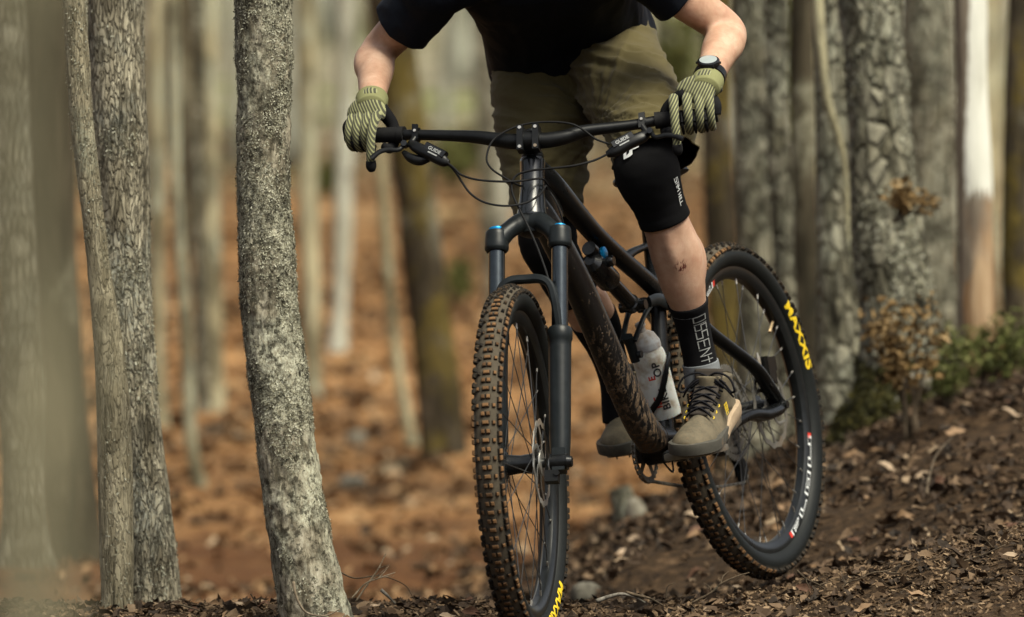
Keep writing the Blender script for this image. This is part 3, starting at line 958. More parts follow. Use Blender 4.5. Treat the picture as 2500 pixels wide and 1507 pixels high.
# ------------------------------------------------------------------ wheels
RIM_R = .3125
T_C, T_R = .3385, .0275                           # tyre ring radius and casing radius
def knob_mesh(name, lx, ly, lz):
    """block with bevelled, slightly undercut edges, local z outwards"""
    bm = bmesh.new()
    bmesh.ops.create_cube(bm, size=1.0)
    for q in bm.verts:
        k = .86 if q.co.z > 0 else 1.12
        q.co = Vector((q.co.x * lx * k, q.co.y * ly * k, (q.co.z + .42) * lz))
    bmesh.ops.bevel(bm, geom=[e for e in bm.edges if all(p.co.z > 0 for p in e.verts)], offset=min(lx, ly) * .16, segments=1, affect='EDGES')
    me = bpy.data.meshes.new(name)
    bm.to_mesh(me)
    bm.free()
    me.materials.append(M_KNOB)
    return me
KNOBS = {'c': knob_mesh('tread_knob', .0095, .0085, .006), 'w': knob_mesh('tread_knob', .0085, .0145, .006),
         't': knob_mesh('tread_knob', .008, .0065, .0055), 's': knob_mesh('tread_knob', .0112, .0085, .0078)}
SPOKE_MESHES = {}
def wheel(hub, nrmal, side_sign, tag_rot, rim_text, tyre_angles, rotor_r, spin, n_single=150, cassette=False):
    n = nrm(nrmal)
    up = nrm(V(0, 0, 1) - n * n[2])
    ex = nrm(np.cross(up, n))                     # with ex, up, n right handed
    ex = np.cross(up, n)
    Mw = frame_matrix(hub, ex, up, n)
    e = bpy.data.objects.new('wheel', None)
    place(e, BIKE, None)
    e.matrix_basis = Mw
    WORLD[e.name] = Mw
    I = Matrix()
    # tyre casing
    b = MB()
    a = np.linspace(math.radians(-152), math.radians(152), 29)
    prof = [(T_C + T_R * math.cos(t), T_R * 1.06 * math.sin(t)) for t in a]
    prof += [(RIM_R + .001, .011), (RIM_R + .001, -.011)]
    b.torus_ring(prof, 120)
    build('tyre', b, M_TYRE, e, I, smooth_all=True)
    # rim
    b = MB()
    b.torus_ring([(RIM_R + .003, .0165), (RIM_R + .004, .0145), (RIM_R + .001, .012), (RIM_R + .001, -.012), (RIM_R + .004, -.0145), (RIM_R + .003, -.0165),
                  (RIM_R - .004, -.0168), (.2985, -.0145), (.2915, -.0085), (.2895, 0), (.2915, .0085), (.2985, .0145), (RIM_R - .004, .0168)], 120)
    build('rim', b, M_RIM, e, I, angle=30)
    # hub
    b = MB()
    w = .050 if not cassette else .066
    b.lathe(V(0, 0, 0), V(0, 0, 1), [(-w, .010), (-w + .012, .010), (-w + .013, .017), (-.036, .019), (-.034, .029), (-.030, .029), (-.027, .0215), (0, .0185), (.025, .0215), (.028, .029), (.032, .029), (.034, .019), (w - .012, .017), (w - .011, .010), (w, .010)], 28)
    build('hub', b, M_BLACKG, e, I)
    # spokes
    ns = 32
    for k in range(ns):
        sgn = 1 if k % 2 else -1
        lead = 1 if (k // 2) % 2 else -1
        ar = 2 * math.pi * (k + .5) / ns + spin
        ah = ar + lead * math.radians(62)
        p0 = V(.0275 * math.cos(ah), .0275 * math.sin(ah), sgn * .031)
        p1 = V(.2925 * math.cos(ar), .2925 * math.sin(ar), sgn * .004)
        L = np.linalg.norm(p1 - p0)
        if 'm' not in SPOKE_MESHES:
            q = MB()
            q.sweep([V(0, 0, 0), V(0, 0, L - .014)], .00105, seg=6)
            q.sweep([V(0, 0, L - .014), V(0, 0, L)], .0021, seg=6, mi=1)
            SPOKE_MESHES['m'] = mesh_from('spoke', np.concatenate(q.v), q.f, [M_SPOKE, M_STEEL], q.m)
        o = bpy.data.objects.new('spoke', SPOKE_MESHES['m'])
        d = Vector(p1 - p0).normalized()
        place(o, e, Matrix.Translation(Vector(p0)) @ d.to_track_quat('Z', 'Y').to_matrix().to_4x4())
    # valve
    b = MB()
    av = spin + math.pi / 32 * 2 + tag_rot
    d = V(math.cos(av), math.sin(av), 0)
    b.sweep([d * .292, d * .270, d * .266, d * .255], [.003, .003, .0036, .0032], seg=8)
    build('valve', b, M_BRASS, e, I)
    # brake rotor on the left
    b = MB()
    zr = side_sign * (w - .008)
    seg = 84
    th = np.linspace(0, 2 * np.pi, seg, endpoint=False)
    ro = rotor_r + .0022 * np.sin(th * 14)
    ri = rotor_r - .012 + .0022 * np.sin(th * 14)
    R = np.stack([np.stack([r * np.cos(th), r * np.sin(th), np.full(seg, z)], 1) for r, z in ((ro, zr - .001), (ro, zr + .001), (ri, zr + .001), (ri, zr - .001))])
    b.rings(R, closed=True)
    for k in range(6):
        t0 = 2 * math.pi * k / 6
        pts = [V(.022 * math.cos(t0), .022 * math.sin(t0), zr), V(.05 * math.cos(t0 + .22), .05 * math.sin(t0 + .22), zr), V((rotor_r - .012) * math.cos(t0 + .62), (rotor_r - .012) * math.sin(t0 + .62), zr)]
        b.sweep(pts, [(.0045, .001)] * 3, seg=6, n=7, up=(0, 0, 1))
    b.lathe(V(0, 0, zr - .002), V(0, 0, 1), [(0, .027), (.004, .027)], 20)
    build('brake_rotor', b, M_CASS if cassette else M_STEEL, e, I)
    if cassette:
        b = MB()
        for i, (rr, zz) in enumerate([(.105, -.036), (.088, -.040), (.075, -.044), (.064, -.048), (.054, -.052), (.045, -.056), (.037, -.060), (.030, -.063), (.024, -.066)]):
            teeth = int(rr * 2 * math.pi / .0127)
            m = teeth * 4
            th = np.linspace(0, 2 * np.pi, m, endpoint=False)
            out = rr + .0028 * (np.abs(((th * teeth / (2 * np.pi)) % 1) - .5) * 4 - 1)
            inn = np.full(m, max(rr - .013, .017))
            R = np.stack([np.stack([r * np.cos(th), r * np.sin(th), np.full(m, z)], 1) for r, z in ((out, zz - .001), (out, zz + .001), (inn, zz + .001), (inn, zz - .001))])
            b.rings(R, closed=True)
            if rr > .04:
                for k in range(8):
                    t0 = 2 * math.pi * k / 8 + i * .3
                    b.sweep([V(.018 * math.cos(t0), .018 * math.sin(t0), zz), V((rr - .011) * math.cos(t0 + .35), (rr - .011) * math.sin(t0 + .35), zz)], [(.004, .001)] * 2, seg=4, up=(0, 0, 1))
        b.lathe(V(0, 0, -.066), V(0, 0, 1), [(0, .018), (.034, .018)], 24)
        build('cassette', b, M_CASS, e, I)
    # tread: alternating rows of two centre blocks and of one wide block with two transition blocks, plus edge blocks
    rows = 126
    items = []
    for k in range(rows):
        th = 2 * math.pi * k / rows
        if k % 2:
            items += [('c', th, .17), ('c', th, -.17)]
        else:
            items += [('w', th, 0.0), ('t', th, .56), ('t', th, -.56)]
        items += [('s', th + (.012 if k % 2 else 0), .98), ('s', th + (.012 if k % 2 else 0), -.98)]
    placed = []
    Mn = np.array(Mw)
    cam_l = Mn[:3, :3].T @ (CAMP - hub)
    cam_l = nrm(cam_l)
    for kd, th, phi in items:
        er = V(math.cos(th), math.sin(th), 0)
        et = V(-math.sin(th), math.cos(th), 0)
        out = er * math.cos(phi) + V(0, 0, math.sin(phi))
        lat = -er * math.sin(phi) + V(0, 0, math.cos(phi))
        pos = er * (T_C + T_R * math.cos(phi)) + V(0, 0, T_R * 1.06 * math.sin(phi))
        ext = nrm(np.cross(lat, out))
        m = frame_matrix(pos, ext, lat, out)
        wpos = Mn[:3, :3] @ pos + hub
        px, py = proj(wpos)
        score = float(np.dot(out, cam_l)) + (.25 if kd != 't' else 0) - (3 if not (0 < py < 1500) else 0)
        # casing parts hidden by the tyre's own front
        placed.append((score, kd, m))
    placed.sort(key=lambda q: -q[0])
    for sc, kd, m in placed[:n_single]:
        place(bpy.data.objects.new('tread_knob', KNOBS[kd]), e, m)
    b = MB()
    for sc, kd, m in placed[n_single:]:
        me = KNOBS[kd]
        mm = np.array(m)
        v = np.array([x.co[:] for x in me.vertices]) @ mm[:3, :3].T + mm[:3, 3]
        b.add(v, [tuple(q.vertices) for q in me.polygons])
    t = NT('dirty_knobs_' + ('rear' if cassette else 'front'))
    f = t.noise(t.coords('Object'), 110, 3, .6)
    rest = t.bs(color=t.ramp(f, [(.42, (.010, .009, .008)), (.6, (.03, .022, .014)), (.75, (.12, .068, .034))]), rough=.92, spec=.2)
    o = build('tread_knobs', b, rest, e, I, recalc=False)
    tag(o, kind='stuff')
    # yellow lettering on the left sidewall
    for ang in tyre_angles:
        v, f = text_mesh('MAXXIS', .033, .0012, 1.06)
        def fn(x, y, ang=ang):
            phi = math.radians(103) - y * .92 / T_R
            th = ang - x * 1.42 / T_C
            r = T_C + (T_R + .0006) * math.cos(phi)
            return V(r * math.cos(th), r * math.sin(th), (T_R + .0006) * 1.06 * math.sin(phi))
        print_on('lettering', v, f, fn, M_YELLOW, e, I, .008)
    for ang, sg in rim_text:
        def fr(x, y, ang=ang, sg=sg):
            th = ang - sg * x * .0265 / .303
            r = .3035 + y * .0125
            z = np.interp(r, [.2985, RIM_R - .004], [.0152, .0174])
            return V(r * math.cos(th), r * math.sin(th), sg * z)
        v, f = stroke_mesh('FLOW', .10, .3, 5)
        v = v * V(-2.1, -1.0)
        print_on('lettering', v, f, fr, M_WHITE, e, I)
        for q in (-5.55, 5.35):
            v = np.array([(q, -.5), (q + .45, -.5), (q + .45, .5), (q, .5)])
            print_on('rim_mark', v, [(0, 1, 2, 3)], fr, M_RED, e, I)
    return e
def ang_of(hub, nrmal, px, py):
    n = nrm(nrmal)
    up = nrm(V(0, 0, 1) - n * n[2])
    ex = np.cross(up, n)
    d = plane_hit(px, py, hub, n) - hub
    return math.atan2(np.dot(d, up), np.dot(d, ex))
wheel(FH, NF, 1, 2.0, [], [ang_of(FH, NF, 1345, 1500) - .16], .09, .05, 150)
a_max, a_flow = ang_of(RH, NB, 1938, 792), ang_of(RH, NB, 1968, 1230)
wheel(RH, NB, 1, ang_of(RH, NB, 1885, 790) - math.pi / 16, [(a_flow, 1), (ang_of(RH, NB, 1683, 790), 1)], [a_max], .09, 0.0, 150, True)

# ------------------------------------------------------------------ fork
fork_b = MB()
LEG = .0665                                        # half the leg spacing
def SP(h, f, l):
    """steering frame: height along the axis above the hub level, forward of the axis, left"""
    return AXO + AX * (h - hB) + FS * f + NF * l
hB = float(np.dot(AXO - FH, AX))                  # crown race height over the hub
off = float(np.dot(FH - AXO, FS))                 # fork offset
# crown: arch from leg to leg
hc = hB - .028
for l in (-LEG, LEG):
    fork_b.lathe(SP(hc - .046, off - .01, l), AX, [(-.008, .0215), (-.004, .0248), (.0, .0255), (.010, .0250), (.026, .0240), (.032, .0236), (.036, .0218), (.038, .017)], 32)
for sg in (-1, 1):
    fork_b.sweep([SP(hc + .016, off - .035, 0), SP(hc + .012, off - .03, sg * .022), SP(hc - .006, off - .018, sg * .043), SP(hc - .028, off - .01, sg * .062)],
                 [(.024, .020), (.0215, .019), (.019, .018), (.022, .020)], seg=18, n=14, up=FS)
fork_b.lathe(SP(hB - .024, 0, 0), AX, [(-.014, .016), (-.012, .024), (.0, .029), (.014, .0285), (.020, .0265)], 32)
FORK = build('fork', fork_b, M_FORK, BIKE)
for l in (-LEG, LEG):
    b = MB()
    b.lathe(SP(.20, off - .01, l), AX, [(0, .0172), (hc - .046 - .20, .0172)], 32)
    build('stanchion', b, M_STAN, FORK)
    b = MB()
    t0 = SP(hc - .009, off - .01, l)
    b.lathe(t0, AX, [(0, .0155), (.0035, .0165), (.006, .016), (.0075, .0135), (.009, .010)] if l < 0 else [(0, .013), (.003, .0135), (.005, .0125), (.006, .006)], 28)
    if l < 0:
        b.box(t0 + AX * .006 + NF * .012, NF * .009, FS * .004, AX * .003)
    build('blue_cap', b, M_BLUE, FORK)
# lower legs with arch
b = MB()
h_seal = .318
for l in (-LEG, LEG):
    b.lathe(SP(0, off - .01, l), AX, [(-.012, .012), (-.008, .018), (.02, .0205), (.05, .0222), (.20, .0232), (.25, .0236), (.264, .0240), (.268, .0262), (.288, .0262), (.293, .0235), (.295, .0185)], 32)
    b.box(SP(.004, off - .004, l), NF * .013, FS * .016, AX * .024)
arch = []
for x, h_, f_ in [(-LEG, .290, -.002), (-.060, .345, .010), (-.050, .380, .014), (-.03, .3935, .016), (0, .395, .016), (.03, .3935, .016), (.050, .380, .014), (.060, .345, .010), (LEG, .290, -.002)]:
    arch.append(SP(h_, off + f_, x))
b.sweep(arch, [(.009, .013), (.009, .013), (.009, .012), (.009, .012), (.009, .011), (.009, .012), (.009, .012), (.009, .013), (.009, .013)], seg=10, n=40, up=FS, power=3)
build('lower_leg', b, M_FORK, FORK, angle=32)
# axle ends and calliper
b = MB()
b.sweep([SP(0, off, -LEG - .028), SP(0, off, -LEG + .02)], .0165, seg=22)
build('axle_end', b, M_BLACKG, FORK)
b = MB()
b.sweep([SP(0, off, LEG - .018), SP(0, off, LEG + .018)], .0175, seg=22)
b.sweep([SP(0, off, LEG + .018), SP(0, off, LEG + .027)], [.013, .011], seg=22)
build('axle_end', b, M_BLACKG, FORK)
b = MB()
b.box(SP(-.032, off + .002, .052), NF * .014, FS * .012, AX * .012)
b.sweep([SP(-.028, off + .01, .064), SP(-.028, off + .018, .064)], .006, seg=12)
build('cable_guide', b, M_BLACK, FORK)
b = MB()
b.box(SP(.088, off - .075, .052), NF * .017, FS * .02, AX * .032)
b.box(SP(.088, off - .045, .056), NF * .010, FS * .02, AX * .026)
build('brake_calliper', b, M_BLACK, FORK)

# ------------------------------------------------------------------ frame
fb = MB()
D_AX = nrm(HEAD_T - HEAD_B)
Lh = np.linalg.norm(HEAD_T - HEAD_B)
hb_ = MB()
hb_.lathe(HEAD_B, D_AX, [(-.004, .030), (0, .032), (.004, .032), (.02, .029), (.06, .0255), (.10, .0252), (Lh - .006, .0262), (Lh, .0262), (Lh + .004, .024)], 40)
FRAME_PARENT = BIKE
BBP = P(1628, 1101)
# down tube (wide, muddy)
dtp = [P(1306, 500), P(1340, 556), P(1404, 680), P(1450, 784), P(1503, 906), P(1560, 1028), P(1596, 1078)]
mdt = MB()
mdt.sweep(dtp, [(.021, .030), (.025, .033), (.028, .033), (.029, .033), (.030, .033), (.031, .033), (.034, .030)], seg=28, n=60, up=UB, power=2.6)
frame_main = MB()
# top tube
ttp = [P(1308, 418), P(1347, 452), P(1400, 512), P(1453, 573), P(1510, 626), P(1559, 668), P(1600, 704)]
frame_main.sweep(ttp, [(.022, .030), (.024, .026), (.021, .022), (.0195, .020), (.018, .019), (.017, .019), (.017, .022)], seg=22, n=50, up=UB, power=2.5)
# gusset web between head tube and the two tubes
frame_main.sweep([P(1312, 455), P(1335, 500), P(1358, 545)], [(.016, .035), (.015, .05), (.012, .05)], seg=14, n=10, up=UB)
# seat tube
stp = [P(1622, 1078), P(1617, 960), P(1611, 845), P(1607, 760), P(1600, 700), P(1592, 620), P(1586, 560)]
frame_main.sweep(stp, [(.024, .024), (.019, .021), (.0175, .019), (.0175, .019), (.018, .02), (.0175, .0185), (.018, .018)], seg=20, n=40, up=FB)
# brace from top tube to seat tube
frame_main.sweep([P(1528, 628), P(1548, 614), P(1572, 604), P(1594, 596)], [(.011, .012), (.010, .009), (.010, .008), (.013, .012)], seg=14, n=14, up=UB)
# bottom bracket shell
frame_main.sweep([BBP - NB * .046, BBP + NB * .046], .026, seg=26)
frame_main.sweep([P(1590, 1072), P(1625, 1070)], [(.034, .03), (.03, .026)], seg=18, up=UB)
# seat stays and chain stays
for sg in (1, -1):
    drop = RH + NB * sg * .076
    e1 = drop + FB * .045 + UB * .055
    frame_main.sweep([RH + UB * .0 + (P(1592, 738) - RH) + NB * sg * .020, (P(1640, 768) - RH) + RH + NB * sg * .040, (P(1680, 820) - RH) + RH + NB * sg * .052, e1 + FB * .06 + UB * .045, e1, drop + UB * .012],
                     [(.014, .018), (.014, .017), (.013, .016), (.0125, .016), (.013, .017), (.011, .017)], seg=16, n=40, up=NB)
    frame_main.sweep([BBP + NB * sg * .036 - FB * .02, BBP + NB * sg * .052 - FB * .09 + UB * .006, drop + FB * .19 - UB * .006, drop + FB * .09 - UB * .012, drop + FB * .02 - UB * .008, drop - FB * .012],
                     [(.016, .020), (.013, .018), (.012, .019), (.0135, .024), (.013, .023), (.009, .015)], seg=16, n=40, up=NB, power=2.6)
    frame_main.sweep([drop - NB * sg * .012, drop + NB * sg * .016], .0135, seg=20)
FRAME = build('frame', frame_main, M_FRAME, BIKE, angle=40)
build('head_tube', hb_, M_FRAMEG, FRAME)
o = build('down_tube', mdt, M_MUD, FRAME, smooth_all=True)
tag(o, 'mud splashed down tube')
# join line ring on the down tube guard
b = MB()
k0 = catmull(np.array(dtp), 60)
i = int(np.argmin([abs(proj(q)[1] - 925) for q in k0]))
b.sweep([k0[i], k0[i + 1]], [(.0310, .0342)] * 2, seg=28, up=UB, power=2.6)
build('guard_edge', b, M_MUD, FRAME)
# left dropout bolt
b = MB()
dl = RH + NB * .090
b.sweep([dl, dl + NB * .010], [.0095, .0085], seg=18)
b.sweep([dl + FB * .045 + UB * .055 - NB * .012, dl + FB * .045 + UB * .055 + NB * .001], [.011, .010], seg=18)
build('pivot_bolt', b, M_BLACKG, FRAME)
# rocker link with logo end
b = MB()
for sg in (1, -1):
    b.sweep([P(1597, 742) + NB * sg * .030, P(1574, 736) + NB * sg * .030, P(1556, 742) + NB * sg * .028], [(.005, .016), (.005, .013), (.005, .012)], seg=12, n=10, up=UB)
    b.sweep([P(1600, 742) + NB * sg * .022, P(1600, 742) + NB * sg * .040], .015, seg=20)
    b.sweep([P(1567, 742) + NB * sg * .024, P(1550, 780) + NB * sg * .020, P(1534, 835) + NB * sg * .014], [(.005, .009), (.004, .006), (.004, .007)], seg=10, n=12, up=NB)
build('rocker_link', b, M_FORK, FRAME)
b = MB()
b.sweep([P(1530, 822), P(1540, 842), P(1552, 884)], [(.013, .010), (.012, .010), (.010, .008)], seg=14, n=10, up=UB)
b.sweep([P(1546, 868) + NB * .012, P(1546, 868) + NB * .020], .008, seg=18)
build('cage_mount', b, M_FORK, FRAME)
# rear shock
b = MB()
s0, s1 = P(1445, 640), P(1546, 748)
dv = nrm(s1 - s0)
Ls = np.linalg.norm(s1 - s0)
b.lathe(s0, dv, [(-.01, .012), (.0, .024), (.03, .026), (.085, .026), (.09, .0235), (.094, .0165), (Ls - .02, .0165), (Ls - .018, .020), (Ls, .018)], 30)
b.sweep([s0 + UB * .028 - dv * .005, s0 + UB * .028 + dv * .055], [.016, .0175], seg=20)
b.sweep([s1 - NB * .03, s1 + NB * .03], .011, seg=16)
SHOCK = build('rear_shock', b, M_BLACKG, BIKE)
b = MB()
q0 = P(1456, 622) + NB * .018
b.lathe(q0 - NB * .006, NB, [(0, .013), (.003, .0145), (.008, .0145), (.010, .011)], 24)
build('blue_dial', b, M_BLUE, SHOCK)
b = MB()
b.lathe(q0 + NB * .004 - UB * .018, NB, [(0, .012), (.012, .012), (.016, .009)], 20)
build('dial', b, M_BLACKG, SHOCK)

# seat post and saddle (behind the knee)
b = MB()
SADDLE_C = P(1576, 432)
b.sweep([P(1590, 600), P(1578, 450)], .0155, seg=18)
SPOST = build('seat_post', b, M_STAN, BIKE)
b = MB()
rings = []
for t, w_, h_ in [(-.11, .056, .012), (-.09, .062, .018), (-.04, .054, .02), (.02, .036, .018), (.09, .023, .016), (.135, .019, .012), (.145, .010, .006)]:
    c = SADDLE_C + FB * t + UB * (.008 * math.cos(t * 14))
    th = np.linspace(0, 2 * np.pi, 20, endpoint=False)
    rings.append(c + np.cos(th)[:, None] * NB * w_ + np.sin(th)[:, None] * UB * h_)
b.rings(np.array(rings))
for sg in (-1, 1):
    b.sweep([SADDLE_C + NB * sg * .022 - UB * .012 - FB * .11, SADDLE_C + NB * sg * .02 - UB * .03 - FB * .05, SADDLE_C + NB * sg * .02 - UB * .03 + FB * .04, SADDLE_C + NB * sg * .012 - UB * .01 + FB * .1], .0035, seg=8, n=14)
build('saddle', b, M_BLACK, BIKE)

# ------------------------------------------------------------------ cranks, pedals, chainring, chain, derailleur
CR = .168
CDIR = nrm(FB * math.cos(math.radians(-2)) + UB * math.sin(math.radians(-2)))      # left crank points forward
PED = {}
for sg in (1, -1):
    b = MB()
    cdir = CDIR * sg
    p0 = BBP + NB * sg * .060
    p1 = p0 + cdir * CR + NB * sg * .012
    b.sweep([p0 - cdir * .018, p0, p0 + cdir * .06, p1 - cdir * .01, p1 + cdir * .012], [(.017, .009), (.019, .011), (.013, .0085), (.0125, .008), (.009, .006)], seg=14, n=20, up=NB, power=3)
    CRK = build('crank_arm', b, M_BLACK, BIKE)
    pc = p1 + NB * sg * .068
    PED[sg] = pc
    b = MB()
    b.sweep([p1, pc + NB * sg * .05], .008, seg=14)
    fdir = FB if sg > 0 else FB
    for s2 in (-1, 1):
        b.sweep([pc + fdir * s2 * .048 - NB * .048, pc + fdir * s2 * .052, pc + fdir * s2 * .048 + NB * .048], [(.007, .008)] * 3, seg=8, n=8, up=UB, power=4)
        b.sweep([pc - fdir * .048 + NB * s2 * .048, pc + fdir * .048 + NB * s2 * .048], [(.006, .008)] * 2, seg=8, up=UB, power=4)
        for k in (-.03, 0, .03):
            b.sweep([pc + fdir * s2 * .05 + NB * k, pc + fdir * s2 * .05 + NB * k + UB * .013], .0018, seg=6)
            b.sweep([pc + fdir * s2 * .05 + NB * k, pc + fdir * s2 * .05 + NB * k - UB * .013], .0018, seg=6)
    build('pedal', b, M_CASS, BIKE)
b = MB()
cc = BBP - NB * .050
teeth = 30
rr = teeth * .0127 / (2 * math.pi)
m = teeth * 6
th = np.linspace(0, 2 * np.pi, m, endpoint=False)
outr = rr + .003 * (np.abs(((th * teeth / (2 * np.pi)) % 1) - .5) * 4 - 1)
rings = []
for r, z in ((outr, -.0012), (outr, .0012), (np.full(m, rr - .011), .0012), (np.full(m, rr - .011), -.0012)):
    rings.append(cc + NB * z + (np.cos(th) * r)[:, None] * FB + (np.sin(th) * r)[:, None] * UB)
b.rings(np.array(rings), closed=True)
for k in range(5):
    t0 = 2 * math.pi * k / 5 + .5
    d = FB * math.cos(t0) + UB * math.sin(t0)
    b.sweep([cc + d * .012, cc + d * (rr - .009)], [(.010, .002), (.007, .002)], seg=6, up=NB)
build('chainring', b, M_CASS, BIKE)
# chain: links along lower run, round the ring and upper run
RC = RH - NB * .050
dz = V(0, 0, 0)
JW = P(1812, 1158, -.05)                   # lower jockey wheel
JU = P(1788, 1092, -.05)
path = [cc + (rr) * (FB * math.cos(a) + UB * math.sin(a)) for a in np.linspace(math.radians(98), math.radians(-98), 30)]
low = JW + UB * -.018 + FB * .01
path = [RC + UB * .050 + FB * .0] + path + [path[-1] * .5 + low * .5 - UB * .012, low]
path += [JW - FB * .018, JW + UB * .018 - FB * .004, JU - UB * .0 + FB * .020, RC - UB * .045]
path = np.array(path)
ch = catmull(path, 600)
Lc = np.concatenate([[0], np.cumsum(np.linalg.norm(np.diff(ch, axis=0), axis=1))])
b = MB()
nl = int(Lc[-1] / .0127)
for k in range(nl):
    s0_, s1_ = k * .0127, (k + 1) * .0127
    a_ = V(*[np.interp(s0_, Lc, ch[:, i]) for i in range(3)])
    c_ = V(*[np.interp(s1_, Lc, ch[:, i]) for i in range(3)])
    d = nrm(c_ - a_)
    wd = .0028 if k % 2 else .0042
    for sg in (-1, 1):
        b.sweep([a_ - d * .004 + NB * sg * wd, (a_ + c_) / 2 + NB * sg * wd, c_ + d * .004 + NB * sg * wd], [(.0009, .0035), (.0009, .0026), (.0009, .0035)], seg=6, up=np.cross(d, NB))
    b.sweep([c_ - NB * .005, c_ + NB * .005], .0022, seg=6)
build('chain', b, M_CASS, BIKE, recalc=False)
b = MB()
for c_, r_ in ((JW, .024), (JU, .021)):
    b.lathe(c_ - NB * .004, NB, [(0, r_ * .85), (.001, r_), (.007, r_), (.008, r_ * .85)], 16)
for sg in (-1, 1):
    b.sweep([JU + NB * sg * .008, (JU + JW) / 2 + NB * sg * .008 - FB * .006, JW + NB * sg * .008], [(.002, .02), (.002, .016), (.002, .022)], seg=8, n=10, up=FB)
b.sweep([RC - UB * .03 - NB * .02, JU + UB * .01 - NB * .02, JU + FB * .055 + UB * .004 - NB * .016, JU + FB * .09 + UB * .018 - NB * .01], [(.016, .02), (.02, .022), (.016, .018), (.008, .010)], seg=12, n=16)
build('rear_derailleur', b, M_BLACK, BIKE)
# rear brake calliper, left, on the seat stay
b = MB()
cal = P(1870, 905, .055)
b.box(cal, NB * .016, FB * .018 + UB * .006, UB * .026)
b.box(cal + UB * .012 - FB * .02, NB * .013, FB * .012, UB * .016)
b.box(cal - UB * .03 + FB * .004, NB * .012, FB * .010, UB * .012)
RCAL = build('brake_calliper', b, M_BLACKG, BIKE)
b = MB()
b.sweep([cal + FB * .034 + UB * .006, cal + FB * .034 + UB * .034], [.006, .0055], seg=12)
b.sweep([cal + FB * .034 + UB * .034, cal + FB * .034 + UB * .042], [.0036, .003], seg=10)
build('banjo_bolt', b, M_STEEL, RCAL)
# chain guide hook below the bottom bracket
b = MB()
b.sweep([P(1616, 1120), P(1625, 1135), P(1643, 1152), P(1640, 1118)], .0022, seg=8, n=16)
build('cable_loop', b, M_BLACK, BIKE)

# bottle cage
b = MB()
BOT0, BOT1 = P(1577, 845), P(1624, 1018)
bax = nrm(BOT0 - BOT1)
BOT0, BOT1 = BOT0 + FB * .0, BOT1
bsd = nrm(np.cross(bax, NB))
def cyl(h, a, r=.038):
    """h metres up the bottle axis, angle a from the left side towards the front"""
    fr = np.cross(NB, bax)
    fr = nrm(fr if np.dot(fr, FB) > 0 else -fr)
    lf = nrm(NB - bax * np.dot(NB, bax))
    return BOT1 + bax * h + r * (lf * math.cos(a) + fr * math.sin(a))
pts = [cyl(.005, 2.35, .041), cyl(.03, 1.75, .043), cyl(.055, 1.15, .044), cyl(.085, .75, .044), cyl(.115, .3, .044), cyl(.13, -.5, .043), cyl(.10, -1.4, .043)]
b.sweep(pts, [(.003, .007)] * len(pts), seg=10, n=40, up=bax)
pts = [cyl(.115, -.6, .043), cyl(.06, -1.2, .044), cyl(-.006, -1.5, .034), cyl(-.01, 1.6, .03), cyl(.0, 2.3, .040)]
b.sweep(pts, .0045, seg=8, n=30)
build('bottle_cage', b, M_BLACK, BIKE)
# water bottle: its own thing
def bottle():
    t = NT('translucent_bottle')
    f = t.noise(t.coords('Object'), 25, 4, .6)
    g = t.noise(t.coords('Object'), 120, 3, .6)
    col = t.mix(t.mask(f, .52, .68), (.56, .58, .55), (.36, .31, .24))
    m = t.bs(color=col, rough=.42, spec=.4, sss=.15, normal=t.bump(g, .1, .002))
    cap = metal_paint('grey_bottle_cap', (.32, .34, .36), .55, 0, .2)
    r = root('water_bottle', BOT1, 'grimy white plastic water bottle with grey lid in the frame cage', 'bottle')
    b = MB()
    H = .155
    b.lathe(BOT1, bax, [(.0, .030), (.003, .0355), (.010, .0365), (.105, .0365), (.112, .0350), (.118, .0365), (.132, .0365), (.146, .0345), (.152, .0315), (.156, .0310)], 40)
    build('flask', b, m, r, angle=50)
    b = MB()
    b.lathe(BOT1 + bax * .156, bax, [(0, .0325), (.012, .0325), (.014, .0315), (.030, .0245), (.036, .017), (.038, .0095), (.050, .0085), (.051, .0115), (.058, .0105), (.060, .006)], 36)
    build('lid', b, cap, r, angle=50)
    def on(x, y, h0, a0):
        return cyl(h0 + x, a0 + y / .037, .0371)
    for body, h0, a0, mat, sz in (('BIKE', .048, .86, M_BLACKINK, .024), ('OP', .114, .88, M_BLACKINK, .024), ('E', .098, 1.28, M_RED, .02), ('ISE', .044, 1.30, M_RED, .02)):
        v, f = text_mesh(body, sz, .0006, 1.05)
        print_on('lettering', v, f, lambda x, y, h0=h0, a0=a0: on(x, y, h0, a0), mat, r, None, .006)
bottle()

# ------------------------------------------------------------------ stem, bar, grips, levers, cables
CL = SF(1293, 343, .048)                          # bar clamp centre
b = MB()
st0 = AXO + AX * float(np.dot(CL - AXO, AX))
b.lathe(HEAD_T + AX * .004, AX, [(0, .0235), (.004, .0245), (.018, .019), (.022, .0185), (.05, .0185), (.062, .0175)], 28)
STEMH = float(np.dot(CL - HEAD_T, AX))
b.lathe(HEAD_T + AX * (STEMH - .020), AX, [(-.002, .018), (0, .0195), (.036, .0195), (.040, .0175)], 28)
b.sweep([HEAD_T + AX * STEMH, CL - FS * .005], [(.020, .018), (.021, .017)], seg=18, up=AX, power=3)
b.sweep([CL - NF * .024, CL + NF * .024], .0205, seg=28)
for sg in (-1, 1):
    b.box(CL + NF * sg * .0165 + FS * .010, NF * .0065, FS * .015, AX * .027)
STEM = build('stem', b, M_BLACK, BIKE)
for sg in (-1, 1):
    for u in (-1, 1):
        b = MB()
        q = CL + NF * sg * .0165 + FS * .024 + AX * u * .021
        b.sweep([q, q + FS * .003], [.0042, .0036], seg=12)
        build('bolt', b, M_STEEL, STEM)
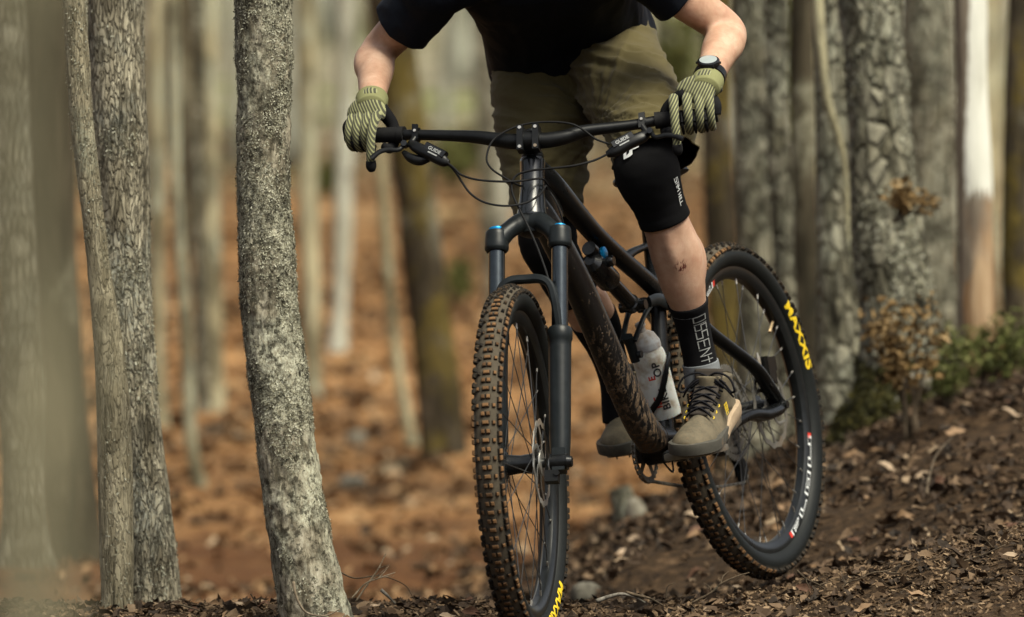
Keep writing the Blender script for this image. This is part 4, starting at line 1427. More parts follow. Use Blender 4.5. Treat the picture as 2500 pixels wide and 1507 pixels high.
barpx = [(846, 331, -.012), (900, 330, -.006), (994, 329.5, .008), (1080, 331, .020), (1159, 334.5, .032), (1215, 342, .041), (1253, 346, .046), (1293, 343.5, .048), (1334, 343, .046),
         (1380, 335, .041), (1427, 320.5, .032), (1500, 311, .020), (1557, 303.6, .010), (1619, 292.5, .0), (1700, 284, -.008), (1752, 279, -.012)]
BARP = np.array([SF(*q) for q in barpx])
b = MB()
b.sweep(BARP, [.0112, .0112, .0112, .0115, .0135, .0155, .0165, .0172, .0165, .0155, .0135, .0115, .0112, .0112, .0112, .0112], seg=22, n=90)
BAR = build('handlebar', b, M_BLACK, BIKE, smooth_all=True)
def bar_at(px):
    q = catmull(BARP, 400)
    xs = np.array([proj(p)[0] for p in q])
    k = int(np.argmin(np.abs(xs - px)))
    t = nrm(q[min(k + 1, 399)] - q[max(k - 1, 0)])
    return q[k], t
for x0, x1 in ((843, 975), (1755, 1612)):
    b = MB()
    p0, t0 = bar_at(x0)
    p1, t1 = bar_at(x1)
    n = 40
    pts = [p0 + (p1 - p0) * k / n for k in range(n + 1)]
    rr_ = [.0158 + .0007 * (k % 2) for k in range(n + 1)]
    rr_[0] = rr_[-1] = .0165
    b.sweep(pts, rr_, seg=22)
    d = nrm(p1 - p0)
    b.sweep([p1 - d * .002, p1 + d * .011], .0178, seg=22)
    build('grip', b, M_RUBBERG, BAR)
LEVER_TIP = {}
def lever(sg, clamp_px, body, blade, text_pos):
    """sg: +1 left hand side. px points on the plane ahead of the bar"""
    b = MB()
    p, t = bar_at(clamp_px)
    b.sweep([p - t * .006, p + t * .006], .0155, seg=22)
    b.box(p + FS * .014 + AX * .002, t * .0065, FS * .004, AX * .016)
    Bp = [SF(x, y, f) for x, y, f in body]
    b.sweep([p + FS * .012 - AX * .010, Bp[0]], [(.0065, .0065), (.008, .008)], seg=10)
    b.sweep(Bp, [(.009, .007), (.012, .011), (.0125, .012), (.012, .011), (.006, .006)], seg=14, n=24, up=FS, power=3)
    L = build('brake_lever', b, M_BLACK, BAR)
    # reservoir
    r0, r1 = Bp[1] * .55 + Bp[2] * .45, Bp[3]
    up_ = nrm(np.cross(r1 - r0, FS))
    if up_[2] < 0:
        up_ = -up_
    b = MB()
    b.sweep([r0 + up_ * .011 + FS * .004, r1 + up_ * .010 + FS * .004], [(.009, .009), (.0095, .010)], seg=12, up=FS, power=4)
    build('reservoir', b, M_BLACKG, L)
    q = nrm(r1 - r0)
    c = (r0 + r1) / 2 + FS * .0145 + up_ * .008
    tx = q if q[0] > 0 else -q
    ty = up_
    v, f = text_mesh('GUIDE', .0105, .0003, 1.0)
    print_on('lettering', v, f, lambda x, y: c + tx * x + ty * (y + .001), M_GREYINK, L)
    print_on('lettering', np.array([(-.011, -.009), (.012, -.009), (.012, -.0062), (-.011, -.0062)]), [(0, 1, 2, 3)], lambda x, y: c + tx * x + ty * y, M_GREYINK, L)
    b = MB()
    bl = [SF(x, y, f) for x, y, f in blade]
    b.sweep(bl, [(.004, .0055), (.0035, .005), (.003, .0055), (.003, .0055), (.004, .006)], seg=10, n=26, up=AX)
    build('lever_blade', b, M_BLACK, L)
    b = MB()
    b.sweep([bl[0] - FS * .008, bl[0] + FS * .010], .0065, seg=14)
    build('pivot', b, M_BLACKG, L)
    b = MB()
    bp = p + FS * .019 + AX * .003
    b.sweep([bp, bp + FS * .0025], [.0036, .003], seg=12)
    build('bolt', b, M_STEEL, L)
    return L
lever(-1, 1018, [(1003, 352, .030), (1020, 362, .040), (1052, 378, .046), (1082, 393, .048), (1096, 398, .048)],
      [(988, 353, .040), (972, 366, .046), (945, 366, .048), (925, 372, .050), (906, 388, .052)], None)
lever(1, 1570, [(1580, 326, .022), (1566, 336, .030), (1535, 350, .036), (1502, 369, .040), (1481, 378, .040)],
      [(1588, 322, .034), (1600, 335, .042), (1626, 330, .046), (1650, 333, .048), (1668, 340, .050)], None)
# dropper remote under the right lever
b = MB()
q = SF(1022, 384, .035)
b.sweep([SF(985, 372, .03), SF(1003, 386, .034), SF(1025, 392, .036), SF(1050, 386, .036)], [(.006, .005), (.011, .010), (.012, .011), (.008, .007)], seg=12, n=16)
build('shifter', b, M_BLACK, BAR)
# cables: (px, py, forward of the steering axis)
def cable(pts, r=.0024, name='brake_hose', n=70):
    b = MB()
    b.sweep([SF(*q) for q in pts], r, seg=8, n=n)
    return build(name, b, M_RUBBERG, BIKE, smooth_all=True)
cable([(1092, 397, .05), (1110, 412, .065), (1126, 427, .075), (1160, 438, .08), (1210, 443, .075), (1260, 443, .06), (1300, 438, .045), (1325, 437, .03), (1338, 452, .0)])
cable([(1092, 399, .048), (1112, 420, .06), (1128, 445, .072), (1150, 474, .08), (1185, 495, .08), (1235, 503, .072), (1285, 495, .055), (1318, 475, .04), (1332, 455, .02), (1336, 462, .0)])
cable([(1484, 376, .042), (1450, 392, .055), (1400, 405, .066), (1340, 412, .066), (1295, 417, .06), (1262, 428, .058), (1249, 450, .058), (1253, 478, .056), (1270, 515, .054), (1290, 555, .056), (1312, 605, .062), (1332, 660, .066), (1342, 695, .07)])
cable([(1488, 352, .03), (1455, 340, .05), (1425, 318, .06), (1395, 303, .062), (1350, 298, .06), (1290, 302, .058), (1240, 318, .06), (1202, 345, .066), (1188, 385, .07), (1198, 410, .066), (1225, 430, .05), (1255, 447, .03), (1274, 456, .0)], .0022)
cable([(1342, 468, -.01), (1356, 490, -.0), (1368, 520, -.01), (1376, 548, -.02)], .0018, 'shift_cable', 20)

# ------------------------------------------------------------------ rider
def skin_mat():
    t = NT('skin')
    c = t.coords('Object')
    n = t.noise(c, 22, 5, .6)
    f = t.noise(c, 420, 3, .6)
    g = t.noise(c, 90, 3, .6)
    col = t.ramp(n, [(.3, (.36, .205, .135)), (.5, (.46, .285, .195)), (.7, (.54, .36, .26))])
    col = t.mix(t.math('MULTIPLY', t.mask(g, .50, .75), .45), col, (.40, .19, .13))
    col = t.mix(t.math('MULTIPLY', t.mask(t.noise(c, 9, 3, .5), .52, .68), .4), col, (.50, .26, .185))
    p0 = at(1664, 652, 17.93)
    d = t.n('VectorMath', {0: t.n('TexCoord').outputs['Object'], 1: tuple(p0)}, operation='DISTANCE').outputs['Value']
    near = t.mask(d, .020, .008)
    m = t.n('Mapping', {'Vector': t.n('TexCoord').outputs['Object'], 'Scale': (1.0, 1.0, .32)}).outputs[0]
    s = t.mask(t.noise(m, 170, 3, .55), .52, .58)
    col = t.mix(t.math('MULTIPLY', near, s), col, (.10, .022, .016))
    return t.bs(color=col, rough=.52, spec=.35, sss=.08, normal=t.bump(t.math('ADD', f, t.math('MULTIPLY', g, .9)), .22, .003))
M_SKIN = skin_mat()
M_SKIN.node_tree.nodes['Principled BSDF'].inputs['Subsurface Radius'].default_value = (.02, .007, .004)
def cloth(name, c0, c1, weave=900, fold=14, bumpd=.004, rough=.88, sheen=.0):
    t = NT(name)
    c = t.coords('Object')
    n = t.noise(c, fold, 4, .55, .6)
    w = t.noise(c, weave, 2, .5)
    big = t.noise(c, 3.5, 3, .5)
    col = t.mix(t.math('ADD', t.math('MULTIPLY', w, .5), t.math('MULTIPLY', big, .5)), c0, c1)
    h = t.math('ADD', n, t.math('MULTIPLY', w, .08))
    return t.bs(color=col, rough=rough, spec=.12, sheen=sheen, normal=t.bump(h, .35, bumpd))
M_SHIRT = cloth('black_jersey', (.0035, .005, .0085), (.008, .0105, .017), 700, 18, .008, .7)
M_SHORTS = cloth('olive_twill', (.062, .050, .020), (.105, .087, .039), 800, 16, .004, .85, .1)
M_PAD = cloth('black_knit_pad', (.003, .003, .0035), (.008, .008, .009), 500, 30, .002, .9, .0)
M_SOCK = cloth('black_sock_knit', (.004, .004, .005), (.009, .009, .0105), 600, 60, .001, .92, .0)
M_SOCKG = cloth('grey_sock_knit', (.13, .14, .15), (.22, .235, .25), 600, 60, .001, .92, .0)
M_LINING = cloth('dark_lining', (.004, .004, .005), (.010, .010, .011), 500, 20, .002)

def remesh(mb, voxel, smooth_n=6):
    """union of overlapping closed tubes as one continuous surface"""
    v = np.concatenate(mb.v)
    me = bpy.data.meshes.new('tmp')
    me.from_pydata(v.tolist(), [], mb.f)
    bm = bmesh.new()
    bm.from_mesh(me)
    bmesh.ops.recalc_face_normals(bm, faces=bm.faces)
    bm.to_mesh(me)
    bm.free()
    o = bpy.data.objects.new('tmp', me)
    COL.objects.link(o)
    m = o.modifiers.new('r', 'REMESH')
    m.mode = 'VOXEL'
    m.voxel_size = voxel
    if smooth_n:
        s = o.modifiers.new('s', 'SMOOTH')
        s.factor = .5
        s.iterations = smooth_n
    dg = bpy.context.evaluated_depsgraph_get()
    out = bpy.data.meshes.new_from_object(o.evaluated_get(dg))
    bpy.data.objects.remove(o)
    bpy.data.meshes.remove(me)
    return out
def mesh_arrays(me):
    v = np.empty(len(me.vertices) * 3)
    me.vertices.foreach_get('co', v)
    n = np.empty(len(me.vertices) * 3)
    me.vertices.foreach_get('normal', n)
    return v.reshape(-1, 3), n.reshape(-1, 3)
def displace(me, fn):
    v, n = mesh_arrays(me)
    v = v + n * fn(v)[:, None]
    me.vertices.foreach_set('co', v.ravel())
    me.update()
def cut(me, planes):
    """remove what lies on the positive side of each (point, normal, centre, radius) near its centre"""
    bm = bmesh.new()
    bm.from_mesh(me)
    for p, n, rad in planes:
        p, n = Vector(p), Vector(nrm(n))
        near = [f for f in bm.faces if (f.calc_center_median() - p).length < rad]
        geom = list({e for f in near for e in f.edges}) + list({v for f in near for v in f.verts}) + near
        bmesh.ops.bisect_plane(bm, geom=geom, plane_co=p, plane_no=n, dist=1e-6)
        kill = [f for f in bm.faces if (f.calc_center_median() - p).length < rad * 1.02 and (f.calc_center_median() - p).dot(n) > 1e-5]
        bmesh.ops.delete(bm, geom=kill, context='FACES')
    loose = [v for v in bm.verts if not v.link_faces]
    bmesh.ops.delete(bm, geom=loose, context='VERTS')
    bm.to_mesh(me)
    bm.free()
def finish(name, me, mats, parent, thick=None, smooth_shade=True):
    for m in mats:
        me.materials.append(m)
    me.polygons.foreach_set('use_smooth', [True] * len(me.polygons))
    o = place(bpy.data.objects.new(name, me), parent)
    if thick:
        s = o.modifiers.new('thickness', 'SOLIDIFY')
        s.thickness = thick
        s.offset = -1
        if len(mats) > 1:
            s.material_offset = 1
    return o

PERSON = root('person', V(.35, 18.2, .3), 'cyclist in black shirt, olive shorts and striped gloves crouched over the mountain bike', 'person')

# joints
WR, ER, SR = at(907, 250, 17.87), at(922, 128, 18.07), at(1080, -45, 17.93)
WL, EL, SL = at(1725, 206, 17.735), at(1776, 76, 17.95), at(1548, -95, 17.86)
HIP = at(1400, 132, 18.34)
SHO = at(1314, -100, 17.95)
TAX = nrm(SHO - HIP)
LAT_H = nrm(V(1, -.30, .24))
LAT_S = nrm(SL - SR)
def torso_rings(rows, seg=40, power=2.35):
    R = []
    L = np.linalg.norm(SHO - HIP)
    th = np.linspace(0, 2 * np.pi, seg, endpoint=False)
    c_, s_ = np.cos(th), np.sin(th)
    e = 2 / power
    c_, s_ = np.sign(c_) * np.abs(c_) ** e, np.sign(s_) * np.abs(s_) ** e
    for s, a, b in rows:
        k = min(max(s, 0), 1)
        lat = nrm(LAT_H * (1 - k) + LAT_S * k)
        lat = nrm(lat - TAX * np.dot(lat, TAX))
        fr = np.cross(lat, TAX)
        c = HIP + TAX * L * s - fr * .05 * math.sin(math.pi * min(max(s, 0), 1)) * .8
        R.append(c + a * c_[:, None] * lat + b * s_[:, None] * fr)
    return np.array(R)
TROWS = [(-.16, .10, .07), (-.12, .150, .10), (0, .172, .118), (.15, .162, .112), (.35, .158, .108), (.6, .170, .112), (.8, .182, .108), (.95, .165, .09), (1.06, .10, .065), (1.1, .06, .05)]
NECK = SHO + TAX * .05 + V(0, -.02, .09)
HEADC = NECK + V(-.005, -.10, .17)

# lower-leg and thigh lines (px, py, depth, radius)
LEG_L = [(1490, 135, 18.28, .082), (1540, 225, 18.135, .070), (1574, 300, 18.02, .059), (1576, 352, 17.95, .0590), (1575, 392, 17.925, .0595), (1586, 441, 17.92, .0585), (1607, 492, 17.935, .052), (1626, 545, 17.95, .0495),
         (1645, 600, 17.972, .0545), (1657, 642, 17.985, .0535), (1667, 691, 18.0, .0485), (1680, 742, 18.02, .0395), (1690, 790, 18.04, .0345), (1703, 850, 18.055, .0325), (1713, 900, 18.065, .034), (1722, 960, 18.07, .036)]
LEG_R = [(1316, 165, 18.34, .086), (1320, 280, 18.27, .084), (1326, 400, 18.20, .070), (1332, 490, 18.165, .059), (1335, 545, 18.155, .055), (1340, 600, 18.16, .054), (1362, 645, 18.18, .050), (1392, 695, 18.215, .050),
         (1430, 745, 18.25, .0525), (1458, 795, 18.28, .048), (1480, 850, 18.32, .038), (1497, 905, 18.355, .033), (1506, 950, 18.375, .033), (1510, 1000, 18.385, .034), (1514, 1045, 18.39, .034)]
def line(rows):
    return np.array([at(x, y, d) for x, y, d, r in rows]), np.array([r for x, y, d, r in rows])

def arm_line(W, E_, S_):
    m1, m2 = (W * .62 + E_ * .38), (W * .28 + E_ * .72)
    return np.array([W + nrm(E_ - W) * .004, W + nrm(E_ - W) * .012, m1, m2, E_, E_ * .6 + S_ * .4, E_ * .25 + S_ * .75, S_]), np.array([.022, .0275, .034, .0405, .0385, .044, .050, .054])
body = MB()
body.rings(torso_rings(TROWS))
for W, E_, S_ in ((WR, ER, SR), (WL, EL, SL)):
    p, r = arm_line(W, E_, S_)
    body.sweep(p, r, seg=26, n=46)
# forearm and calf muscle, elbow point, shin edge
for W, E_, S_, ox in ((WR, ER, SR, -1), (WL, EL, SL, 1)):
    d = nrm(E_ - W)
    sd = nrm(V(ox, -.2, .1) - d * np.dot(V(ox, -.2, .1), d))
    body.sweep([W + (E_ - W) * .42 + sd * .010, W + (E_ - W) * .66 + sd * .016, W + (E_ - W) * .86 + sd * .014, E_ + sd * .006], [.018, .031, .033, .026], seg=16, n=12)
    body.sweep([E_ - d * .01 + V(0, .016, 0), E_ + d * .012 + V(0, .018, 0)], [.026, .020], seg=14, n=6)
    m_ = E_ * .55 + S_ * .45
    body.sweep([E_ * .85 + S_ * .15 + V(0, -.008, -.004), m_ + V(0, -.014, -.006), E_ * .25 + S_ * .75], [.028, .040, .034], seg=16, n=10)
body.sweep([at(1648, 560, 17.99), at(1676, 612, 18.01), at(1688, 660, 18.02), at(1690, 715, 18.03)], [.030, .038, .034, .020], seg=16, n=14)
body.sweep([at(1622, 570, 17.99), at(1630, 625, 18.0), at(1650, 690, 18.015)], [.030, .035, .024], seg=16, n=12)
body.sweep([at(1622, 540, 17.915), at(1642, 620, 17.93), at(1664, 700, 17.972)], [.016, .018, .014], seg=12, n=10)
for rows in (LEG_L, LEG_R):
    p, r = line(rows)
    body.sweep(p, r, seg=28, n=90)
body.sweep([SHO + TAX * .02, NECK, NECK + V(0, -.03, .06), HEADC - V(0, 0, .03)], [.07, .058, .056, .055], seg=20, n=12)
# head: skull, jaw, nose, ears
th = np.linspace(0, 2 * np.pi, 24, endpoint=False)
R = []
for z, a, b, yo in [(-.125, .018, .02, -.062), (-.115, .035, .045, -.045), (-.085, .052, .07, -.022), (-.04, .064, .088, -.006), (.0, .071, .096, 0), (.045, .074, .100, .003), (.08, .064, .088, .006), (.105, .04, .06, .008), (.115, .015, .02, .008)]:
    R.append(HEADC + V(0, yo, z) + np.cos(th)[:, None] * V(a, 0, 0) + np.sin(th)[:, None] * V(0, b, 0))
body.rings(np.array(R))
body.sweep([HEADC + V(0, -.092, .012), HEADC + V(0, -.108, -.018), HEADC + V(0, -.118, -.036), HEADC + V(0, -.098, -.046)], [.007, .010, .014, .010], seg=10, n=10)
for sg in (-1, 1):
    body.sweep([HEADC + V(sg * .070, .01, .02), HEADC + V(sg * .082, .018, .0), HEADC + V(sg * .074, .008, -.03)], [.008, .016, .008], seg=10, n=8)
bm_ = remesh(body, .006, 8)
BODY = finish('body', bm_, [M_SKIN], PERSON)
# eyes, mouth and hair under the helmet
b = MB()
for sg in (-1, 1):
    b.lathe(HEADC + V(sg * .032, -.088, .012), V(0, -1, 0), [(-.004, .012), (0, .011), (.004, .007), (.005, .002)], 12)
build('eyes', b, M_WHITE, PERSON)
b = MB()
b.sweep([HEADC + V(-.024, -.086, -.068), HEADC + V(0, -.094, -.066), HEADC + V(.024, -.086, -.068)], [(.003, .004)] * 3, seg=8, n=8)
build('mouth', b, flat('lip', (.35, .12, .10), .5), PERSON)
b = MB()
R = []
for z, a, b_ in [(-.01, .080, .106), (.0, .098, .128), (.03, .104, .135), (.07, .098, .126), (.105, .076, .10), (.128, .04, .055), (.134, .012, .016)]:
    R.append(HEADC + V(0, .012, z + .025) + np.cos(th)[:, None] * V(a, 0, 0) + np.sin(th)[:, None] * V(0, b_, 0))
b.rings(np.array(R))
b.sweep([HEADC + V(-.09, -.10, .062), HEADC + V(0, -.185, .085), HEADC + V(.09, -.10, .062)], [(.035, .004)] * 3, seg=12, n=14, up=V(0, 0, 1))
build('helmet', b, metal_paint('dark_helmet', (.02, .022, .024), .5, .1, 0), PERSON)

# shirt
sh = MB()
TS = [(-.10, .178, .128), (0, .184, .128), (.15, .180, .126), (.35, .178, .124), (.6, .188, .126), (.8, .196, .120), (.95, .178, .100), (1.06, .11, .075)]
sh.rings(torso_rings(TS))
slv = []
for W, E_, S_, k in ((WR, ER, SR, .40), (WL, EL, SL, .52)):
    inner = SHO * .75 + S_ * .25
    end = E_ * (1 - k) + S_ * k
    d = nrm(end - S_)
    sh.sweep([inner, S_, S_ * .5 + end * .5, end + d * .05], [.06, .068, .064, .066], seg=26, n=16)
    slv.append((end, d))
me = remesh(sh, .0055, 6)
def shirt_folds(v):
    q = v @ np.array([[16., 3., 4.], [2., 9., 6.], [3., 5., 11.]])
    n = fbm(q, 3)
    return .006 * (1 - np.abs(n) * 2.2).clip(-.6, 1) * .8 + .003 * fbm(v * 7, 2)
displace(me, shirt_folds)
hem_c = HIP + TAX * np.linalg.norm(SHO - HIP) * -.0
cut(me, [(hem_c - TAX * .012, -nrm(TAX + V(.10, 0, -.12)), .30)] + [(e_, d_, .12) for e_, d_ in slv])
finish('shirt', me, [M_SHIRT], PERSON, .0025)

# shorts
SHL = [(1492, 130, 18.27, .108), (1535, 215, 18.13, .102), (1572, 290, 18.01, .095), (1592, 345, 17.955, .092), (1604, 395, 17.93, .093), (1612, 430, 17.915, .094)]
SHR = [(1318, 160, 18.34, .105), (1324, 260, 18.285, .109), (1324, 350, 18.235, .100), (1330, 425, 18.20, .090), (1333, 490, 18.17, .079), (1337, 545, 18.155, .074), (1340, 575, 18.15, .073)]
so = MB()
so.rings(torso_rings([(-.30, .06, .05), (-.24, .14, .10), (-.12, .176, .126), (0, .180, .124), (.12, .170, .118), (.2, .15, .10)]))
for rows in (SHL, SHR):
    p, r = line(rows)
    so.sweep(p, r, seg=28, n=40)
so.sweep([at(1400, 190, 18.30), at(1455, 262, 18.24)], [.09, .07], seg=20, n=8)
me = remesh(so, .0055, 10)
def short_folds(v):
    px = (v[:, 0]) * 1150 + 1250
    py = 753 - (v[:, 2] - CAM_H) * 1150
    # folds run from the crotch outwards and across the thighs
    cx_, cy_ = 1462., 300.
    ang = np.arctan2(py - cy_, px - cx_)
    rad = np.hypot(px - cx_, py - cy_)
    q = np.stack([ang * 5.2, rad * .006, v[:, 1] * 3], 1)
    n = fbm(q + 3.1, 3)
    f = (1 - np.abs(n) * 2.6).clip(-.5, 1) * np.clip(1.25 - rad / 260, .12, 1)
    q2 = np.stack([px * .006 + py * .004, py * .03 - px * .008, v[:, 1] * 4], 1)
    f2 = (1 - np.abs(fbm(q2, 3)) * 2.4).clip(-.5, 1)
    return .0095 * np.sign(f) * np.abs(f) ** 1.3 + .0075 * np.sign(f2) * np.abs(f2) ** 1.3 - .005
displace(me, short_folds)
pl, _ = line(SHL)
pr, _ = line(SHR)
cut(me, [(at(1599, 388, 17.935), nrm(pl[-1] - pl[-3]), .15), (at(1339, 552, 18.152), nrm(pr[-1] - pr[-3]), .13)])
finish('shorts', me, [M_SHORTS, M_LINING], PERSON, .003)
# outer seam line of the left leg
b = MB()

# knee pads
def tube_on(rows, y0, y1, grow, mat, name, n=40, end=.0, wob=0.0, seg=36, taper=None):
    p, r = line(rows)
    q = catmull(np.hstack([p, r[:, None]]), 500)
    py = np.array([proj(x[:3])[1] for x in q])
    k = np.where((py >= y0) & (py <= y1))[0]
    idx = np.linspace(k[0], k[-1], n).astype(int)
    pts, rad = q[idx, :3], q[idx, 3] + grow
    if taper is not None:
        rad = rad + taper(np.linspace(0, 1, n))
    R = sweep_rings(pts, np.stack([rad, rad], 1), seg)
    c = pts[:, None]
    nd = (R - c) / np.linalg.norm(R - c, axis=2)[..., None]
    if wob:
        R = R + nd * (wob * fbm(R.reshape(-1, 3) * V(30, 30, 60), 3).reshape(R.shape[:2]))[..., None]
    b = MB()
    # turned-in ends
    R = np.concatenate([(R[0] * .9 + pts[0] * .1)[None], R, (R[-1] * .9 + pts[-1] * .1)[None]])
    b.rings(R)
    o = build(name, b, mat, PERSON, smooth_all=True)
    return o, pts, rad
KPL = [(1562, 300, 17.985, .0735)] + [(x, y, d, r) for x, y, d, r in LEG_L if y > 330]
padl, pp, pr_ = tube_on(LEG_L, 350, 540, .0045, M_PAD, 'knee_pad', 60, wob=.0022, taper=lambda t: .006 * np.exp(-((t - .42) / .22) ** 2) + .0015 * (t > .93))
padr, _, _ = tube_on(LEG_R, 520, 712, .0045, M_PAD, 'knee_pad', 50, wob=.002, taper=lambda t: .004 * np.exp(-((t - .3) / .25) ** 2) + .0015 * (t > .93))
tag(padl, 'black knee pad with white lettering')
# socks
sockl, sp_, sr_ = tube_on(LEG_L, 738, 892, .0025, M_SOCK, 'sock', 40, wob=.0008, taper=lambda t: .0012 * (t < .1))
tube_on(LEG_L, 884, 950, .0055, M_SOCKG, 'sock_cuff', 20, wob=.0015)
tube_on(LEG_R, 775, 1030, .0025, M_SOCK, 'sock', 40, wob=.0008)
# wrapped writing on a tube facing the camera: s along the tube (0..1), a angle from the camera-facing line towards image right
def on_tube(pts, rad, s, a, lift=.0012):
    k = s * (len(pts) - 1)
    i = int(np.clip(math.floor(k), 0, len(pts) - 2))
    f = k - i
    c = pts[i] * (1 - f) + pts[i + 1] * f
    r = rad[i] * (1 - f) + rad[i + 1] * f + lift
    T = nrm(pts[i + 1] - pts[i])
    fr = V(0, -1, 0)
    fr = nrm(fr - T * np.dot(fr, T))
    sd = nrm(V(1, 0, 0) - T * T[0])
    sd = nrm(sd - fr * np.dot(sd, fr))
    return c + r * (fr * math.cos(a) + sd * math.sin(a))
v, f = stroke_mesh('DISSEN+', .085, .22, 4)
Lsock = np.linalg.norm(sp_[-1] - sp_[0])
wid = v[:, 0].max() - v[:, 0].min()
print_on('lettering', v, f, lambda x, y: on_tube(sp_, sr_, .53 + x / wid * .80, .42 + (y) * .72, .0024), M_GREYINK, sockl)
print_on('stripe', np.array([(x, y) for x in np.linspace(-1.2, .6, 14) for y in (0, 1)]), [(2 * i, 2 * i + 2, 2 * i + 3, 2 * i + 1) for i in range(13)],
         lambda x, y: on_tube(sp_, sr_, .13 + y * .006, x, .0014), M_SOCKG, sockl)
v, f = stroke_mesh('SAM HIll', .16, .24, 3)
wid = v[:, 0].max() - v[:, 0].min()
print_on('lettering', v, f, lambda x, y: on_tube(pp, pr_, .70 + x / wid * .30, .86 + y * .17, .0030), M_WHITE, padl)
v, f = stroke_mesh('Z', .26, .2, 3)
print_on('logo', v, f, lambda x, y: on_tube(pp, pr_, .25 - (y + .3 * x) * .085, -.42 + x * .40, .0045), M_WHITE, padl)

# ------------------------------------------------------------------ shoes
def shoe_mat():
    t = NT('dusty_olive_shoe')
    c = t.coords('Object')
    n = t.noise(c, 28, 5, .6)
    f = t.noise(c, 200, 3, .65)
    col = t.mix(t.mask(n, .35, .68), (.075, .066, .046), (.145, .120, .080))
    col = t.mix(t.math('MULTIPLY', t.mask(f, .5, .75), .6), col, (.16, .115, .07))
    return t.bs(color=col, rough=.85, spec=.25, normal=t.bump(t.math('ADD', n, f), .25, .0015))
M_SHOE = shoe_mat()
M_SOLE = metal_paint('grey_rubber_sole', (.040, .037, .029), .8, 0, .15)
M_MID = metal_paint('tan_midsole', (.29, .215, .14), .8, 0, .2)
M_LACE = cloth('black_lace', (.006, .006, .008), (.014, .014, .017), 900, 80, .0005)
M_TONGUE = cloth('dark_tongue', (.035, .030, .026), (.06, .05, .042), 500, 30, .002)
def shoe(ball, d, outward, roll=0.0, extra=True):
    """ball: point on the sole over the pedal, d: heel to toe direction"""
    X = nrm(d)
    Zu = nrm(V(0, 0, 1) - X * X[2] + NB * roll)
    Zu = nrm(Zu - X * np.dot(Zu, X))
    Y = np.cross(Zu, X)                            # towards the rider's left
    def L(x, y, z):
        return ball + X * x + Y * y * 1.0 + Zu * z
    st = [(.098, .012, .028), (.094, .026, .040), (.082, .038, .050), (.060, .046, .058), (.030, .0485, .064), (.0, .0485, .071), (-.035, .0455, .082), (-.07, .041, .096), (-.105, .0385, .106), (-.14, .0375, .112), (-.17, .0355, .112), (-.192, .028, .105), (-.200, .016, .09)]
    ins = -.006 * outward
    b = MB()
    R = []
    th = np.linspace(0, 2 * np.pi, 28, endpoint=False)
    for x, w, h in st:
        c_, s_ = np.cos(th), np.sin(th)
        yy = w * np.sign(c_) * np.abs(c_) ** .8
        top = h * np.where(s_ > 0, np.abs(s_) ** (1.15 if x < .02 else .85), -.02)
        yy = yy * np.where(s_ > 0, 1 - .40 * np.clip(s_, 0, 1) ** 2 * (1 if x < .03 else .4), 1)
        R.append([L(x, y + (ins if x > .03 else 0) * (x / .1), max(z, .008)) for y, z in zip(yy, top)])
    b.rings(np.array(R))
    b.sweep([L(-.115, 0, .05), L(-.120, 0, .09), L(-.126, 0, .122)], [(.036, .052), (.036, .056), (.039, .057)], seg=24, n=8, up=X)
    me = remesh(b, .003, 7)
    e = finish('shoe', me, [M_SHOE], PERSON)
    tag(e, 'dusty olive flat-pedal shoe')
    # sole: outsole slab and tan rear midsole
    out = [(.100, .0), (.099, .014), (.093, .029), (.078, .0415), (.055, .0495), (.02, .0525), (-.03, .048), (-.08, .0415), (-.13, .0405), (-.17, .0385), (-.195, .028), (-.203, .012), (-.204, 0)]
    loop = [(x, y) for x, y in out] + [(x, -y) for x, y in out[-2:0:-1]]
    loop = catmull(np.array(loop + [loop[0]]), 72)[:-1]
    loop[:, 1] += np.where(loop[:, 0] > .03, ins * loop[:, 0] / .1, 0)
    spring = lambda x: .006 * smooth(.03, .10, x)
    b = MB()
    R = []
    for z, k in ((0, .93), (.003, .99), (.010, 1.0), (.020, 1.0), (.024, .985), (.025, .93)):
        R.append([L(x * (k if x > 0 else 1 - (1 - k) * .5), y * k, z * (1.0 if x < .02 else 1.0 + .12 * float(smooth(.02, .09, x))) + float(spring(x))) for x, y in loop])
    b.rings(np.array(R))
    build('outsole', b, M_SOLE, e)
    b = MB()
    R = []
    rear = loop[(loop[:, 0] < -.040)]
    for z, k in ((.006, 1.0), (.010, 1.035), (.024, 1.035), (.034, .99), (.035, .9)):
        R.append([L(x * (1 + (k - 1) * .4), y * k, (z + .012 * float(smooth(-.05, -.18, x))) * (.4 + .6 * float(smooth(-.04, -.11, x)))) for x, y in rear])
    b.rings(np.array(R))
    build('midsole', b, M_MID, e)
    # tongue and laces
    b = MB()
    tp = [L(.0, 0, .069), L(-.03, 0, .083), L(-.06, 0, .100), L(-.085, 0, .118), L(-.098, 0, .142)]
    b.sweep(tp, [(.020, .005), (.024, .006), (.027, .006), (.030, .006), (.032, .006)], seg=14, n=18, up=Zu)
    build('tongue', b, M_TONGUE, e, smooth_all=True)
    b = MB()
    for i, x in enumerate((-.006, -.024, -.042, -.060, -.078)):
        z = np.interp(-x, [0, .03, .06, .085], [.076, .090, .107, .125])
        w = .024 + .0018 * i
        for k in (-1, 1):
            b.sweep([L(x + .003, -k * w * 1.15, z - .014), L(x + .002, -k * w * .6, z - .001), L(x - .004, 0, z + .004), L(x - .009, k * w * .6, z + .003), L(x - .014, k * w * 1.15, z - .008)], [(.0032, .0022)] * 5, seg=8, n=12)
    z = .128
    kx = -.088
